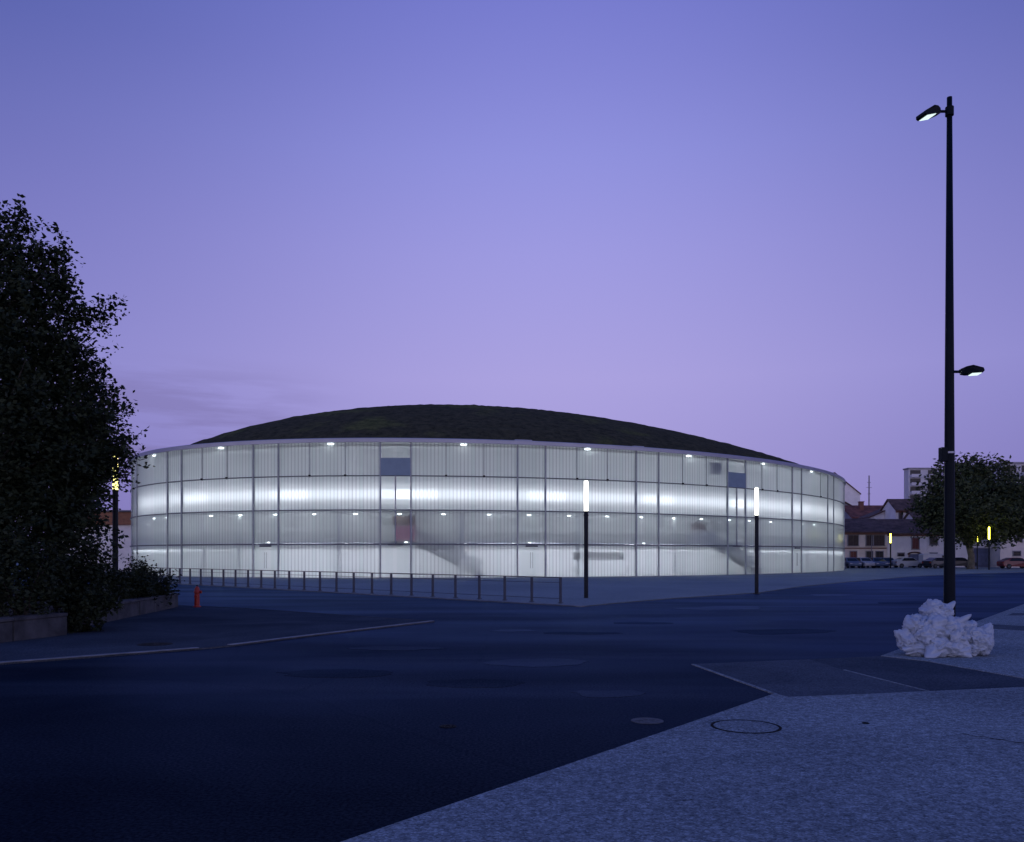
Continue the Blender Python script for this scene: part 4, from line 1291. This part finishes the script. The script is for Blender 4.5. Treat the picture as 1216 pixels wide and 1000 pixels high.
# antenna mast
xm, zm = XZ(1032, 565, 158)
an = empty('antenna_mast', (xm, 158, 0.05), 0, 'thin antenna mast rising above the red roof', 'antenna')
mb = MB()
for k in range(3):
    a = TAU * k / 3
    mb.tube([(.22 * math.cos(a), .22 * math.sin(a), 0), (.07 * math.cos(a), .07 * math.sin(a), zm)], .045, 5)
for i in range(14):
    z = zm * i / 14
    q = .22 - .15 * i / 14
    mb.tube([(q, 0, z), (-q * .5, q * .86, z + zm / 28), (-q * .5, -q * .86, z + zm / 14)], .02, 4)
mb.build('lattice', M['greywall'], an)
MB().box((0, 0, zm - 2.2), (1.0, .07, .07)).box((0, 0, zm - 1.3), (.7, .07, .07)).box((0, 0, zm - 3.4), (.6, .07, .07)).build('aerial', M['greywall'], an)
# distant brick-fronted building glimpsed left of the hall
dG = 92.0
x0, x1 = XZ(60, 0, dG)[0], XZ(158, 0, dG)[0]
G_ = empty('low_building', ((x0 + x1) / 2, dG, .05), 0, 'low pale building with an orange brick upper band glimpsed left of the hall', 'building')
w = x1 - x0
MB().box((0, 4, zz(624, dG) / 2), (w, 8, zz(624, dG))).build('wall', M['whitewash'], G_)
MB().box((0, 3.9, (zz(624, dG) + zz(609, dG)) / 2), (w + .3, 8.5, zz(609, dG) - zz(624, dG) - .02)).build('brick_band', mat('orange_brick', (.30, .135, .07), .85, noise_amt=.2, noise_scale=3), G_)
MB().box((0, 3.9, zz(608, dG) + .06), (w + .6, 8.8, .14)).build('roof', M['greywall'], G_)
# ------------------------------------------------------------------ parked cars
def car_proto(paint, name='parked_car', van=False):
    root = empty(name, (0, 0, 0))
    if van:
        side = [(-2.2, .35), (-2.25, .75), (-2.15, 1.0), (-1.45, 1.15), (-.95, 1.85), (-.7, 1.95), (2.1, 1.98), (2.25, 1.8), (2.28, .4), (2.2, .32)]
    else:
        side = [(-2.0, .32), (-2.08, .55), (-2.0, .74), (-1.15, .90), (-.55, 1.34), (-.2, 1.43), (.85, 1.42), (1.45, 1.16), (1.95, .98), (2.02, .60), (1.98, .34), (1.6, .26), (-1.6, .26)]
    hwf = lambda z: .84 if z < .95 else (.84 - .22 * min(1, (z - .95) / .5) if not van else .86 - .08 * (z - .95))
    n = len(side)
    v = []
    for s_ in (-1, 1):
        v += [(s_ * hwf(z), x, z) for x, z in side]
    f = [tuple(range(n)), tuple(range(2 * n - 1, n - 1, -1))] + [(i, (i + 1) % n, (i + 1) % n + n, i + n) for i in range(n)]
    MB().add(v, f).build('body', paint, root, bevel=.04)
    mb = MB()
    if van:
        mb.add([(s_ * .70, y, z) for s_, y, z in ((-1, -1.44, 1.22), (1, -1.44, 1.22), (1, -1.02, 1.80), (-1, -1.02, 1.80))], [(0, 1, 2, 3)])
        mb.v = [(a, b - .02, c + .02) for a, b, c in mb.v]
        for s_ in (-1, 1):
            mb.add([(s_ * .875, -1.2, 1.18), (s_ * .875, -.3, 1.18), (s_ * .835, -.3, 1.72), (s_ * .835, -.85, 1.72)], [(0, 1, 2, 3)])
    else:
        mb.add([(s_ * w_, y, z) for s_, w_, y, z in ((-1, .70, -1.10, .955), (1, .70, -1.10, .955), (1, .58, -.58, 1.345), (-1, .58, -.58, 1.345))], [(0, 1, 2, 3)])
        mb.add([(s_ * w_, y, z) for s_, w_, y, z in ((-1, .56, .92, 1.40), (1, .56, .92, 1.40), (1, .68, 1.42, 1.20), (-1, .68, 1.42, 1.20))], [(0, 1, 2, 3)])
        for s_ in (-1, 1):
            mb.add([(s_ * (hwf(z) + .012), y, z) for y, z in ((-.95, .98), (1.25, .98), (.85, 1.36), (-.42, 1.36))], [(0, 1, 2, 3)])
    mb.build('window', M['pane'], root, fix=False)
    for sx_ in (-1, 1):
        for yy in (-1.28, 1.28):
            w_ = MB().tube([(sx_ * .66, yy, .31), (sx_ * .86, yy, .31)], .31, 16).build('wheel', M['dark_metal'], root)
            MB().tube([(sx_ * .862, yy, .31), (sx_ * .875, yy, .31)], .19, 12).build('rim', M['pale_iron'], w_)
        MB().box((sx_ * .60, -2.04 if not van else -2.22, .62 if not van else .82), (.34, .10, .14)).build('headlight', M['rim'], root, bevel=.02)
        MB().box((sx_ * .66, 2.0 if not van else 2.27, .76), (.22, .06, .16)).build('tail_light', M['red_paint'], root, bevel=.02)
    return root
def paint(name, c):
    return mat(name, c, .28, spec=.6, noise_amt=.03, noise_scale=2)
cars = [(1009, 118, 0, 'blue_car_paint', (.10, .14, .21), 'pale blue parked car nearest the glass hall, nose to the square', 0),
        (1025, 118.4, .08, 'white_car_paint', (.40, .42, .46), 'white parked car, second from the glass hall', 0),
        (1041, 118.2, -.05, 'mid_blue_paint', (.05, .08, .16), 'mid blue parked car, third from the glass hall', 0),
        (1078, 119, 1.62, 'silver_paint', (.42, .45, .50), 'silver parked car seen from its side before the arched gate', 0),
        (1052.5, 121.2, 0.03, 'dark_blue_paint', (.03, .05, .11), 'dark blue car parked just left of the silver one, by the light column', 0),
        (1114, 116, 1.9, 'navy_paint', (.012, .02, .035), 'dark navy car parked beside the mast, partly hidden by it', 0),
        (1113, 121, 1.5, 'van_white_paint', (.60, .62, .66), 'white van parked behind the dark navy car', 1),
        (1139, 119, 1.4, 'black_paint', (.012, .012, .014), 'black car parked in the shade left of the plane tree trunk', 0),
        (1206, 112, 1.55, 'red_paint_car', (.13, .008, .012), 'dark red car parked at the right picture edge', 0)]
for px, d, rz, pn, col_, lb, van in cars:
    c = car_proto(paint(pn, col_), 'parked_van' if van else 'parked_car', bool(van))
    c.location = ((px - CX) / FPX * d, d, .06)
    c.rotation_euler = (0, 0, rz)
    tag(c, lb, 'van' if van else 'car', 'vehicles parked before the old houses')
